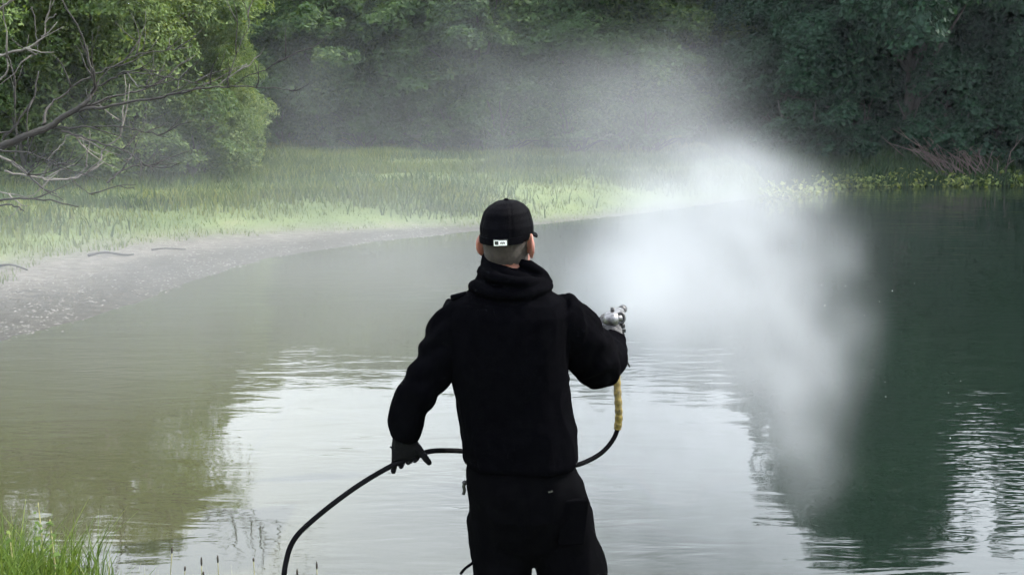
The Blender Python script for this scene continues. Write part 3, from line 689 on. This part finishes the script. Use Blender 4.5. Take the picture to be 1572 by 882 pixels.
def fingers_right(k=1.0):
    mb = MB()
    mb.loft([(pw(942, 516, Y0 + .36), Vector((.034, 0, 0)) * k, Vector((0, .03, 0)) * k), (pw(940, 505, YG - .03), Vector((.036, 0, 0)) * k, Vector((0, .026, 0)) * k),
             (pw(938, 496, YG - .02), Vector((.034, 0, 0)) * k, Vector((0, .022, .004)) * k), (pw(936, 489, YG - .01), Vector((.030, 0, 0)) * k, Vector((0, .016, .006)) * k)], 18, 2.4)
    for i, (yy, e) in enumerate(((497, 0), (504, .002), (511, 0), (518, -.006))):   # fingers round the grip, coming back on the right
        mb.tube([pw(930 + i, yy, YG + .01), pw(934 + i, yy, YG + .05), pw(945, yy + 1, YG + .062), pw(955 + e * 200, yy + 2, YG + .045), pw(957 + e * 200, yy + 3, YG + .015)], [.011 * k, .011 * k, .0105 * k, .010 * k, .008 * k], 8)
    mb.tube([pw(928, 505, YG - .01), pw(923, 496, YG + .005), pw(924, 488, YG + .02), pw(929, 484, YG + .04), pw(934, 483, YG + .055)], [.014 * k, .013 * k, .012 * k, .011 * k, .009 * k], 9)
    return mb
mb = MB(); head_parts(mb); ear(mb, -1); ear(mb, 1)
mb.loft([(pw(782, 445, Y0), Vector((.075, 0, 0)), Vector((0, .07, 0))), (pw(781, 420, Y0), Vector((.056, 0, 0)), Vector((0, .062, 0))), (pw(780, 392, Y0 + .005), Vector((.055, 0, 0)), Vector((0, .062, 0)))], 24)
mb.loft(sc(torso, .86)); mb.loft(sc(hips, .84))
for l in (armL, armR):
    pts, rad = armpts(l); mb.tube(pts, [max(r * .72, .028) for r in rad], 12)
for s in (-1, 1):
    pts, rad = leg(s); mb.tube(pts, [r * .78 for r in rad], 14); f = pts[-1]
    mb.tube([f + Vector((0, -.05, -.01)), f + Vector((s * .02, .08, -.012)), f + Vector((s * .03, .17, -.02))], [.03, .03, .022], 8)
for g in (fingers_left(.6), fingers_right(.6)):
    o_ = len(mb.V); mb.V += g.V; mb.F += [tuple(q + o_ for q in f) for f in g.F]
person = mb.remeshed('person', M['skin'], None, 0.0055, 4)
tag(person, 'person in black cap, hooded jacket and work trousers spraying mist, seen from behind', 'person')
for s in (-1, 1):
    MB().ball(hp(s * .032, .0905, .005), (.012, .010, .009)).build('eye', M['eye'], person)

# hair: cropped shell on the back and sides of the head, below the cap
mb = MB(); head_parts(mb)
hair = mb.remeshed('hair', M['hair'], person, 0.006, 4, fold=lambda P, Nn: 0.0022 + 0.0012 * vnoise(P * 260, 3))
import bmesh
bm = bmesh.new(); bm.from_mesh(hair.data)
inv = hrot.transposed()
def keep_hair(p):
    q = inv @ (Vector(p) - HC); return q.z < .03 and q.z > -.075 - .25 * max(0, q.y - .02) and q.y < .055 - .4 * max(0, -q.z) and not (abs(q.x) > .06 and q.y > .012 and q.z < -.01)
bmesh.ops.delete(bm, geom=[v for v in bm.verts if not keep_hair(v.co)], context='VERTS')
bm.to_mesh(hair.data); bm.free()

# cap
HX, HY = hrot @ Vector((1, 0, 0)), hrot @ Vector((0, 1, 0)); tilt = Matrix.Rotation(R(4), 3, HX)
def cpnt(x, y, z): return HC + tilt @ (hrot @ Vector((x, y, z)))
cz = [(.000, .080, .107), (.018, .0815, .1085), (.045, .081, .106), (.070, .076, .098), (.092, .069, .089), (.109, .054, .070), (.121, .034, .044), (.126, .010, .012)]
mb = MB(); mb.loft([(cpnt(0, -.002, z), tilt @ HX * a, tilt @ HY * b) for z, a, b in cz], 48, 2.1)
def cap_fold(P, Nn):
    q = (P - np.array(HC)) @ np.array(hrot); an_ = np.arctan2(q[:, 0], q[:, 1])
    seam = np.exp(-((np.mod(an_ / (math.pi / 3), 1) - 0.5) * 22) ** 2)
    return -0.0016 * seam + 0.006 * (fbm(q * np.array([6, 6, 45]), 61, 2) - .5) * (q[:, 2] > .02) * (np.abs(an_) > 1.2)
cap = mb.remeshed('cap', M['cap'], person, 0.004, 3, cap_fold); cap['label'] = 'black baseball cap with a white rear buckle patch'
bm = bmesh.new(); bm.from_mesh(cap.data)       # arched opening at the back above the strap
def cut(p):
    q = inv @ (tilt.transposed() @ (Vector(p) - HC)); return q.z < -.0005 or (q.y < -.03 and q.z > .014 and (q.x / .034) ** 2 + ((q.z - .014) / .026) ** 2 < 1 and False)
bmesh.ops.delete(bm, geom=[v for v in bm.verts if cut(v.co)], context='VERTS'); bm.to_mesh(cap.data); bm.free()
so = cap.modifiers.new('thickness', 'SOLIDIFY'); so.thickness = 0.003; so.offset = -1
# visor, button, strap, patch
V = []; Fs = []
for j in range(9):
    for i in range(17):
        a = -1.15 + 2.3 * i / 16; r = j / 8
        x = math.sin(a) * .064; y = .04 + math.cos(a) * .068 + r * .075 * math.cos(a * .85); V.append(cpnt(x * (1 + .06 * r), y, .004 - .012 * r - .10 * x * x * (4 + 10 * r) * 1.0))
for j in range(8):
    for i in range(16): q = j * 17 + i; Fs.append((q, q + 1, q + 18, q + 17))
vs = obj_pd('visor', V, Fs, M['cap'], cap); vm = vs.modifiers.new('t', 'SOLIDIFY'); vm.thickness = .004
MB().ball(cpnt(0, -.002, .126), (.009, .009, .006)).build('button', M['cap'], cap)
def band(z, h, a0, a1, off, mat, name, par, n=24, th=.003):
    V = []; Fs = []
    for i in range(n + 1):
        a = a0 + (a1 - a0) * i / n
        for zz, rr in ((z - h, 0), (z - h, th), (z + h, th), (z + h, 0)):
            V.append(cpnt(math.sin(a) * (.081 + off + rr), -math.cos(a) * (.1085 + off + rr) - .002, zz))
    for i in range(n):
        for k in range(4): q = i * 4; Fs.append((q + k, q + (k + 1) % 4, q + 4 + (k + 1) % 4, q + 4 + k))
    Fs += [(0, 3, 2, 1), (n * 4, n * 4 + 1, n * 4 + 2, n * 4 + 3)]
    return obj_pd(name, V, Fs, mat, par, False)
strap = band(.010, .011, -1.0, 1.1, .001, M['cap'], 'strap', cap, 24)
AZ = .22                                # patch sits left of the middle of the back
patch = band(.009, .0105, AZ - .22, AZ + .30, .0045, M['black_plastic'], 'buckle', strap, 12)
band(.009, .0078, AZ - .02, AZ + .26, .0078, M['white_patch'], 'white_patch', strap, 10, .0012)
band(.009, .0085, AZ - .185, AZ - .160, .0078, M['white_patch'], 'white_patch', strap, 3, .0012)
band(.0165, .0012, AZ - .16, AZ - .02, .0078, M['white_patch'], 'white_patch', strap, 4, .0012)
band(.0015, .0012, AZ - .16, AZ - .02, .0078, M['white_patch'], 'white_patch', strap, 4, .0012)
for a in (.05, .085, .12, .15, .185):
    band(.009 + (.001 if a in (.085, .15) else 0), .0032 if a != .12 else .0038, AZ + a - .011, AZ + a + .011, .0092, M['black_plastic'], 'lettering', strap, 2, .0006)

# jacket
mb = MB(); mb.loft(torso, 40, 2.35)
for l in (armL, armR):
    pts, rad = armpts(l); mb.tube(smooth_path(pts, 3), list(np.interp(np.linspace(0, 1, (len(pts) - 1) * 3 + 1), np.linspace(0, 1, len(pts)), rad)), 20)
# collar and gathered hood
mb.loft([(pw(784, 452, Y0), Vector((.14, 0, 0)), Vector((0, .11, 0))), (pw(786, 436, Y0), Vector((.122, 0, -.006)), Vector((0, .105, 0))), (pw(785, 420, Y0 + .005), Vector((.098, 0, -.02)), Vector((0, .095, 0))),
         (pw(781, 408, Y0 + .005), Vector((.086, 0, -.022)), Vector((0, .09, 0.004))), (pw(777, 400, Y0 + .01), Vector((.074, 0, -.024)), Vector((0, .082, 0.006)))], 32)
mb.tube(smooth_path([pw(726, 440, Y0 + .03), pw(733, 440, Y0 - .07), pw(760, 450, Y0 - .115), pw(792, 453, Y0 - .115), pw(826, 446, Y0 - .085), pw(846, 438, Y0 - .01)], 3), [.014, .015, .017, .018, .019, .019, .019, .019, .019, .018, .018, .017, .016, .015, .014, .012], 12)
mb.tube(smooth_path([pw(742, 416, Y0 - .02), pw(758, 424, Y0 - .10), pw(790, 432, Y0 - .115), pw(822, 434, Y0 - .07), pw(838, 434, Y0)], 3), .019, 10)
mb.tube(smooth_path([pw(798, 402, Y0 - .05), pw(816, 410, Y0 - .03), pw(832, 422, Y0), pw(843, 436, Y0 + .02)], 3), [.012, .014, .016, .018, .02, .022, .022, .02, .018, .018], 9)
def jf(P, Nn):
    base = cloth_fold(.011)(P, Nn); arm = np.clip((np.abs(P[:, 0]) - .16) / .08, 0, 1)
    z = P[:, 2]; wr = np.sin((z * 55 + 22 * fbm(P * 5, 3, 2)) ) * .006 * arm * (0.3 + fbm(P * 4, 12, 2))
    hem = np.exp(-((z - pw(790, 700, Y0).z) / .012) ** 2) * .002
    return base + wr + hem
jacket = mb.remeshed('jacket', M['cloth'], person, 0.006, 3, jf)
tab = MB(); tab.box(pw(704, 454, Y0 - .03), (.024, 0, .006), (0, .018, 0), (-.002, 0, .006)); tab.ball(pw(697, 455, Y0 - .03), (.007, .012, .006)); tab.build('shoulder_tab', M['cloth'], jacket)
# gloves
fingers_left().remeshed('glove', M['glove'], person, 0.0035, 2, lambda P, Nn: .0016 * (fbm(P * 70, 6, 2) - .5) * 2)
g = fingers_right().remeshed('glove', M['glove_grey'], person, 0.0035, 2, lambda P, Nn: .0025 * (fbm(P * 70, 6, 2) - .5) * 2); g['label'] = 'grey-black glove gripping the spray gun'
mb = MB(); mb.tube([pw(599, 685, Y0), pw(605, 689, Y0)], [.003, .004], 6); mb.build('glove_tag', M['glove'], person)
# trousers, pockets, straps
mb = MB(); mb.loft(hips, 40, 2.3)
for s in (-1, 1):
    pts, rad = leg(s); mb.tube(smooth_path(pts, 3), list(np.interp(np.linspace(0, 1, (len(pts) - 1) * 3 + 1), np.linspace(0, 1, len(pts)), rad)), 22)
def tf(P, Nn): return cloth_fold(.011, (6, 6, 5))(P, Nn)
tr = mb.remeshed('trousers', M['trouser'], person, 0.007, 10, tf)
def pocket(x, y, wpx, hpx, Y, name='pocket'):
    c = pw(x, y, Y); mb = MB(); k = 1 / 450
    mb.box(c, (wpx * k / 2, 0.004, 0), (0, .012, 0), (0.006, 0, hpx * k / 2)); o = mb.build(name, M['trouser'], tr, False)
    bv = o.modifiers.new('b', 'BEVEL'); bv.width = .006; bv.segments = 3; return o
pocket(880, 800, 40, 70, Y0 - .112); 
mb = MB(); mb.box(pw(845, 754, Y0 - .155), (.007, 0, .002), (0, .002, 0), (-.001, 0, .0018)); mb.build('pocket_tag', M['metal'], tr, False)
mb = MB(); mb.tube(smooth_path([pw(730, 860, Y0 - .04), pw(722, 866, Y0 - .06), pw(714, 872, Y0 - .07), pw(707, 880, Y0 - .07)], 3), .005, 7); mb.build('strap', M['trouser'], tr)
mb = MB(); mb.tube(smooth_path([pw(718, 738, Y0), pw(712, 744, Y0), pw(713, 752, Y0), pw(711, 758, Y0)], 3), .006, 7); mb.ball(pw(713, 740, Y0), .008); mb.build('belt_clip', M['black_plastic'], tr)
for s in (-1, 1):
    f = leg(s)[0][-1]; mb = MB()
    mb.loft([(Vector((f.x, f.y + .045, zgm + .0)), Vector((.052, 0, 0)), Vector((0, .150, 0))), (Vector((f.x, f.y + .045, zgm + .03)), Vector((.055, 0, 0)), Vector((0, .152, 0))), (Vector((f.x, f.y + .04, zgm + .07)), Vector((.05, 0, 0)), Vector((0, .135, 0))),
             (Vector((f.x, f.y + .0, zgm + .11)), Vector((.052, 0, 0)), Vector((0, .075, 0))), (Vector((f.x, f.y - .01, zgm + .22)), Vector((.055, 0, 0)), Vector((0, .062, 0)))], 24, 2.5)
    mb.build('boot', M['boot'], person)

# ------------------------------------------------------------------ spray gun and hose
gun = empty('spray_gun', pw(944, 498, YG)); tag(gun, 'silver high-pressure spray gun held up in the right glove', 'spray gun')
def G(mb, name, mat, par=None, smooth=True):
    for i, v in enumerate(mb.V): mb.V[i] = v - gun.location
    return mb.build(name, M[mat], par or gun, smooth)
gd = Vector((.30, .95, .0)).normalized(); gr = gd.cross(Vector((0, 0, 1))).normalized(); gu = gr.cross(gd)
g0 = pw(940, 489, YG + .0)
G(MB().loft([(g0 - gd * .045, gr * .012, gu * .012), (g0 - gd * .038, gr * .026, gu * .024), (g0 - gd * .01, gr * .032, gu * .028), (g0 + gd * .05, gr * .030, gu * .027), (g0 + gd * .11, gr * .024, gu * .022), (g0 + gd * .13, gr * .016, gu * .016)], 20, 2.6), 'receiver', 'metal')
G(MB().tube([g0 + gd * .12, g0 + gd * .17], .011, 12), 'barrel', 'metal')
noz = G(MB().tube([g0 + gd * .16, g0 + gd * .17, g0 + gd * .195, g0 + gd * .20], [.014, .017, .017, .010], 12), 'nozzle', 'black_plastic')
NOZ = g0 + gd * .20
rc = pw(953, 488, YG - .02); q = []
for i in range(17):
    a = 2 * math.pi * i / 16; q.append(rc + Vector((math.cos(a) * .013, .004 * math.sin(a), math.sin(a) * .018)))
G(MB().tube(q, .0055, 8, False), 'ring', 'black_plastic')
G(MB().tube([rc - Vector((.02, 0, 0.002)), rc + Vector((.004, 0, 0))], [.012, .011], 10), 'swivel', 'metal')
G(MB().tube([g0 + gu * .02, g0 + gu * .042], [.007, .008], 10), 'knob', 'black_plastic')
gp0, gp1 = g0 + gd * .03, pw(946, 566, YG + .02)
G(MB().loft([(gp0, Vector((.017, 0, 0)), Vector((0, .022, 0))), (gp0.lerp(gp1, .5), Vector((.016, 0, 0)), Vector((0, .020, 0))), (gp1, Vector((.014, 0, 0)), Vector((0, .016, 0)))], 16, 2.6), 'grip', 'black_plastic')
G(MB().tube(smooth_path([pw(955, 505, YG + .09), pw(959, 525, YG + .08), pw(960, 548, YG + .06), pw(967, 563, YG + .06)], 3), [.005, .006, .006, .006, .006, .006, .005, .005, .004, .003], 7), 'trigger', 'black_plastic')
G(MB().box(pw(957, 507, YG - .03), (.008, 0, 0), (0, .008, 0), (0, 0, .006)), 'safety_catch', 'black_plastic', None, False)

YF = Y0 + .40
hpts = [(946, 560, YG + .02), (947, 585, YG + .01), (949, 615, YF), (950, 640, YF - .01), (948, 658, YF - .01), (940, 676, YF - .02), (924, 694, YF - .04), (902, 707, YF - .07), (880, 714, YF - .10), (840, 716, YF - .13), (790, 708, YF - .14), (745, 697, YF - .17), (710, 692, YF - .22),
        (685, 691, Y0 + .10), (662, 692, Y0 + .04), (640, 698, Y0 + .012), (618, 707, Y0 - .002), (602, 714, Y0 - .01), (575, 729, Y0 - .04), (545, 748, Y0 - .07), (512, 772, Y0 - .10), (480, 798, Y0 - .12), (458, 819, Y0 - .14), (446, 838, Y0 - .15), (440, 858, Y0 - .16), (436, 882, Y0 - .17)]
hp_ = [pw(*q) for q in hpts]; e = hp_[-1]
zg = lambda x, y: float(height(np.array([[x, y]]))[0]) + .011
hp_ += [e + Vector((-.015, 0, -.14)), Vector((e.x - .01, e.y - .06, e.z - .27)), Vector((e.x + .02, e.y - .22, zg(e.x, e.y - .22) + .01)), Vector((e.x + .1, e.y - .6, zg(e.x + .1, e.y - .6))), Vector((e.x + .3, e.y - 1.3, zg(e.x + .3, e.y - 1.3))), Vector((e.x + .7, e.y - 2.2, zg(e.x + .7, e.y - 2.2)))]
hose = empty('pressure_hose', hp_[0]); tag(hose, 'black rubber hose running from the spray gun round the person to the bank', 'hose')
sp_ = [p - hp_[0] for p in smooth_path(hp_, 5)]
MB().tube(sp_, .0088, 12).build('hose_line', M['hose'], hose)
ys = [p - hp_[0] for p in smooth_path(hp_[:5], 16)]
sl = MB(); rr = [.0140 + .0009 * (1 if math.sin(i * 0.8) > -.2 else -1) for i in range(len(ys))]; sl.tube(ys, rr, 14); so_ = sl.build('hose_sleeve', M['yellow'], hose); so_['label'] = 'ribbed worn yellow sleeve at the gun end'

# ------------------------------------------------------------------ near bank plants
n = 16000; P = np.c_[rng.uniform(-3.6, -1.45, n), rng.uniform(3.4, 5.2, n)]; s = signed(P)
P = P[(s > -0.03) & (P[:, 0] < -1.55 - 0.55 * ss(4.3, 4.9, P[:, 1]) * 0)]
def edge(P): return np.clip((-1.75 - P[:, 0]) / 0.35, 0, 1)
P = P[rng.random(len(P)) < 0.12 + 0.88 * edge(P)][:6500]
grass_obj('near_bank_grass', P, lambda P, s: (0.10 + 0.34 * edge(P) * (0.5 + 0.7 * fbm(np.c_[P * 3.0, 0 * s], 2, 2))) * rng.uniform(0.5, 1.15, len(P)), 0.0045, M['grass_near'],
          'bright green grass on the near bank in the bottom left corner', 0.7)
n = 9000; P = np.c_[rng.uniform(-1.9, 2.6, n), rng.uniform(2.2, 4.3, n)]; s = signed(P); P = P[(s > -0.02)]
grass_obj('trodden_bank_grass', P, lambda P, s: 0.09 * rng.uniform(0.5, 1.3, len(P)) + 0.05, 0.0035, M['grass_near'], 'short grass on the near bank around the person\'s feet', 0.7)
# thin reed blades at the edge
n = 90; P = np.c_[rng.uniform(-1.95, -1.25, n), rng.uniform(4.15, 4.6, n)]
grass_obj('thin_sedge', P, lambda P, s: rng.uniform(0.12, 0.30, len(P)) + .08, 0.0022, M['stem'], 'thin sedge blades standing against the water beside the near grass', 0.35)
# nettle
def nettle(px_, ytop, Y, label, seed):
    rg = np.random.default_rng(seed); top = pw(px_, ytop, Y); bz = float(height(np.array([[top.x, Y]]))[0])
    t = empty('nettle_plant', (top.x, Y, bz)); tag(t, label, 'plant'); Hh = top.z - bz
    MB().tube([(0, 0, -.02), (.01, 0, Hh * .5), (0, 0.01, Hh)], [.005, .004, .002], 6).build('stem', M['stem'], t)
    k = 34; fr = rg.uniform(.25, 1, k); an_ = rg.uniform(0, 6.28, k); rad = .055 * (1.15 - fr)
    C = np.c_[np.cos(an_) * rad, np.sin(an_) * rad, fr * Hh]
    V, Fc = leaves(C, np.c_[np.cos(an_) * .5, np.sin(an_) * .5, np.full(k, .9)], rg.uniform(.014, .03, k) * (1.3 - .7 * fr), .5, rg)
    link('leaves', mesh_np('leaves', V, Fc, M['grass_near']), t)
nettle(57, 772, 4.45, 'tall leafy nettle rising from the near grass at bottom left', 3)
nettle(75, 798, 4.40, 'shorter bushy nettle right beside the tall nettle', 4)
nettle(12, 815, 4.35, 'nettle in the bottom left corner of the picture', 6)
# plantain stalks with dark seed heads
def stalk(x, y, Y, lean, hl, label):
    top = pw(x, y, Y); bx = top.x - lean; bz = float(height(np.array([[bx, Y]]))[0])
    t = empty('plantain_stalk', (bx, Y, bz)); tag(t, label, 'plant', 'dark-headed stalks along the near water edge')
    L = Vector((lean, 0, top.z - bz)); d = L.normalized()
    pts = smooth_path([Vector((0, 0, -.01)), Vector((lean * .25, .005, L.z * .5)), L - d * hl], 4)
    MB().tube(pts, .0017, 5).build('stem', M['stem'], t)
    MB().tube([L - d * hl, L - d * hl * .8, L - d * hl * .35, L], [.002, .0045, .0042, .0015], 8).build('seed_head', M['seed'], t)
for a in [(264, 838, 4.15, .035, .030, 'leaning dark-headed stalk, leftmost at the bottom water edge'), (284, 868, 4.1, .03, .022, 'short leaning dark-headed stalk, second from the left'),
          (309, 854, 4.15, .012, .040, 'dark-headed stalk, third from the left at the bottom edge'), (334, 851, 4.15, .006, .035, 'upright dark-headed stalk, fourth from the left'),
          (389, 855, 4.1, 0, .018, 'thin stalk with small head halfway to the hose'), (456, 872, 4.05, 0, .03, 'short dark-headed stalk just right of the hose'),
          (486, 861, 4.1, .002, .035, 'dark-headed stalk, rightmost of those beside the hose'), (312, 876, 4.0, .012, .02, 'lowest dark-headed stalk, barely above the bottom edge')]:
    stalk(*a)

# ------------------------------------------------------------------ mist
def vol_mat(name, density, color=(0.93, 0.96, 1.0), aniso=0.35, step=1.0):
    m, nt, out = new_mat(name)
    pv = nt.nodes.new('ShaderNodeVolumePrincipled'); pv.inputs['Color'].default_value = (*color, 1); pv.inputs['Anisotropy'].default_value = aniso
    pv.inputs['Density'].default_value = density
    nt.links.new(pv.outputs[0], out.inputs['Volume']); m.cycles.volume_step_rate = step
    try: m.cycles.volume_interpolation = 'CUBIC'
    except Exception: pass
    return m
def cut3(nt, v):
    s = nt.nodes.new('ShaderNodeSeparateXYZ'); nt.links.new(v, s.inputs[0]); return [N(nt, o) for o in s.outputs]
def scaled(nt, v, k):
    m = nt.nodes.new('ShaderNodeVectorMath'); m.operation = 'MULTIPLY'; nt.links.new(v, m.inputs[0]); m.inputs[1].default_value = k; return m.outputs[0]
def warp(nt, v, scale, amt, detail=2):
    n_ = noise_node(nt, scale, detail, 0.55, v); s = cut3(nt, n_.outputs['Color']); p_ = cut3(nt, v)
    return [a + (b - 0.5) * amt for a, b in zip(p_, s)]
def ell(p, C, Rd):
    t = None
    for a, c, r in zip(p, C, Rd):
        q = (a - c) * (1 / r); q = q * q; t = q if t is None else t + q
    return t.sqrt()
def mist_cloud(name, lo, hi, voxel, field, mat, label):
    ng = bpy.data.node_groups.new(name, 'GeometryNodeTree'); ng.interface.new_socket('Geometry', in_out='OUTPUT', socket_type='NodeSocketGeometry')
    pos = ng.nodes.new('GeometryNodeInputPosition'); vc = ng.nodes.new('GeometryNodeVolumeCube')
    vc.inputs['Min'].default_value = lo; vc.inputs['Max'].default_value = hi
    for k, a in enumerate('XYZ'): vc.inputs['Resolution ' + a].default_value = max(4, int((hi[k] - lo[k]) / voxel))
    ng.links.new(field(ng, pos.outputs[0]).s, vc.inputs['Density'])
    sm = ng.nodes.new('GeometryNodeSetMaterial'); sm.inputs['Material'].default_value = mat; ng.links.new(vc.outputs[0], sm.inputs[0])
    go = ng.nodes.new('NodeGroupOutput'); ng.links.new(sm.outputs[0], go.inputs[0])
    vd = bpy.data.volumes.new(name); vd.materials.append(mat); o = bpy.data.objects.new(name, vd); COL.objects.link(o)
    o.modifiers.new('mist', 'NODES').node_group = ng
    return tag(o, label, 'mist', kind='stuff')
def plume(nt, v):
    p = cut3(nt, v); q = warp(nt, v, 0.8, 0.75, 4)
    d = (.26, .96, -.09); l = math.sqrt(sum(x * x for x in d)); d = [x / l for x in d]
    r_ = [a - c for a, c in zip(p, NOZ)]; t = r_[0] * d[0] + r_[1] * d[1] + r_[2] * d[2]
    rad = ((r_[0] - t * d[0]).pow(2) + (r_[1] - t * d[1]).pow(2) + (r_[2] - t * d[2]).pow(2)).sqrt()
    cb = nt.nodes.new('ShaderNodeCombineXYZ'); ti = t._m('MAXIMUM', 0.2) + 0.9       # streaks fanning out from the nozzle
    for k_, a in enumerate(((r_[0] - t * d[0]) / ti, (r_[2] - t * d[2]) / ti, t * 0.10)): nt.links.new(a.s, cb.inputs[k_])
    n3 = N(nt, noise_node(nt, 7.0, 5, 0.65, cb.outputs[0], 0.9).outputs[0])
    n1 = N(nt, noise_node(nt, 1.0, 6, 0.66, scaled(nt, v, (2.2, 0.30, 1.5)), 1.4).outputs[0])
    n2 = N(nt, noise_node(nt, 2.6, 5, 0.65, v, 0.6).outputs[0])
    e = ell(q, (1.18, 6.1, 0.92), (0.98, 1.25, 1.42)) + (n2 - 0.5) * 0.45 + (n3 - 0.5) * 0.35
    body = ((1.0 - e) * 5.0).smooth() * (0.42 + 1.2 * ((n1 - 0.40) * 4.5).smooth()) * (0.40 + 1.2 * ((n3 - 0.38) * 3.6).clamp()) * (rad * -0.75).exp() * 1.5 * (p[2] * 1.6 + 0.25).clamp()
    w = t * 0.32 + 0.02
    jet = (1.0 - rad / w).clamp().smooth() * (t * 12.0).clamp() * (t * -0.95).exp() * (0.1 + 1.3 * ((n3 - 0.3) * 3.0).clamp()) * 6.5
    return body * 0.50 + jet
mist_cloud('spray_mist', (-0.3, 3.9, 0.02), (3.1, 9.4, 2.9), 0.062, plume, vol_mat('spray_mist', 1.0, (0.50, 0.525, 0.555), 0.35, 3.6), 'dense white cloud of water mist blown from the spray gun')
def drift(nt, v):
    p = warp(nt, v, 0.16, 5.0, 3)
    ax, ay = -.52, .854
    cx, cy = -1.6, 16.0
    u = (p[0] - cx) * ax + (p[1] - cy) * ay; w = (p[0] - cx) * ay - (p[1] - cy) * ax
    e = ((u * (1 / 12.0)).pow(2) + (w * (1 / 7.5)).pow(2) + (p[2] * (1 / 6.0)).pow(2)).sqrt()
    n1 = N(nt, noise_node(nt, 0.55, 5, 0.6, v, 0.8).outputs[0])
    wisp = ((n1 + (1.0 - e) * 0.60 - 0.70) * 4.2).smooth() * ((1.15 - e) * 5.0).clamp()
    low = ((1.0 - ell(p, (-3.2, 11.5, 0.0), (7.5, 5.5, 1.3))) * 1.6).smooth() * (0.4 + n1)
    rise = ((1.0 - ell(warp(nt, v, 0.5, 1.8, 3), (1.0, 12.0, 2.1), (1.7, 3.0, 1.15)) + (n1 - 0.5) * 0.9) * 2.2).smooth() * n1
    return wisp * 0.024 + low * 0.085 + rise * 0.085
mist_cloud('drifting_mist', (-15, 7.0, 0.03), (9, 35, 6.0), 0.33, drift, vol_mat('drifting_mist', 1.0, (0.62, 0.65, 0.68), 0.35, 4.0), 'thin veil of mist drifting left over the pond and meadow')
# droplets falling from the cloud
drg = np.random.default_rng(3); n = 14
DP = np.c_[drg.uniform(1.9, 2.7, n), drg.uniform(5.2, 7.0, n), drg.uniform(0.5, 1.5, n)]
o6 = np.array([(1, 0, 0), (-1, 0, 0), (0, 1, 0), (0, -1, 0), (0, 0, 1.3), (0, 0, -1.3)]); f8 = np.array([(0, 2, 4), (2, 1, 4), (1, 3, 4), (3, 0, 4), (2, 0, 5), (1, 2, 5), (3, 1, 5), (0, 3, 5)])
V = DP[:, None] + o6[None] * (0.0015 + 0.0025 * drg.random(n) ** 2)[:, None, None]
tag(link('water_droplets', mesh_np('water_droplets', V.reshape(-1, 3), (np.arange(n)[:, None, None] * 6 + f8).reshape(-1, 3), solid('droplet', (0.5, 0.5, 0.5), (0.6, 0.6, 0.6), 4, 0.1), True)), 'scattered bright water drops falling round the mist cloud', 'water drops', kind='stuff')

# air: thin even haze over the whole place
mh, nt, out = new_mat('haze'); pv = nt.nodes.new('ShaderNodeVolumePrincipled'); pv.inputs['Color'].default_value = (0.72, 0.83, 0.95, 1)
pv.inputs['Density'].default_value = 0.00028; pv.inputs['Anisotropy'].default_value = 0.3; nt.links.new(pv.outputs[0], out.inputs['Volume'])
hz = MB().box((0, 0, 8.0), (2200, 0, 0), (0, 2200, 0), (0, 0, 11.0)).build('haze', mh, None, False); tag(hz, 'thin bluish haze filling the air over the pond', 'haze', kind='stuff')
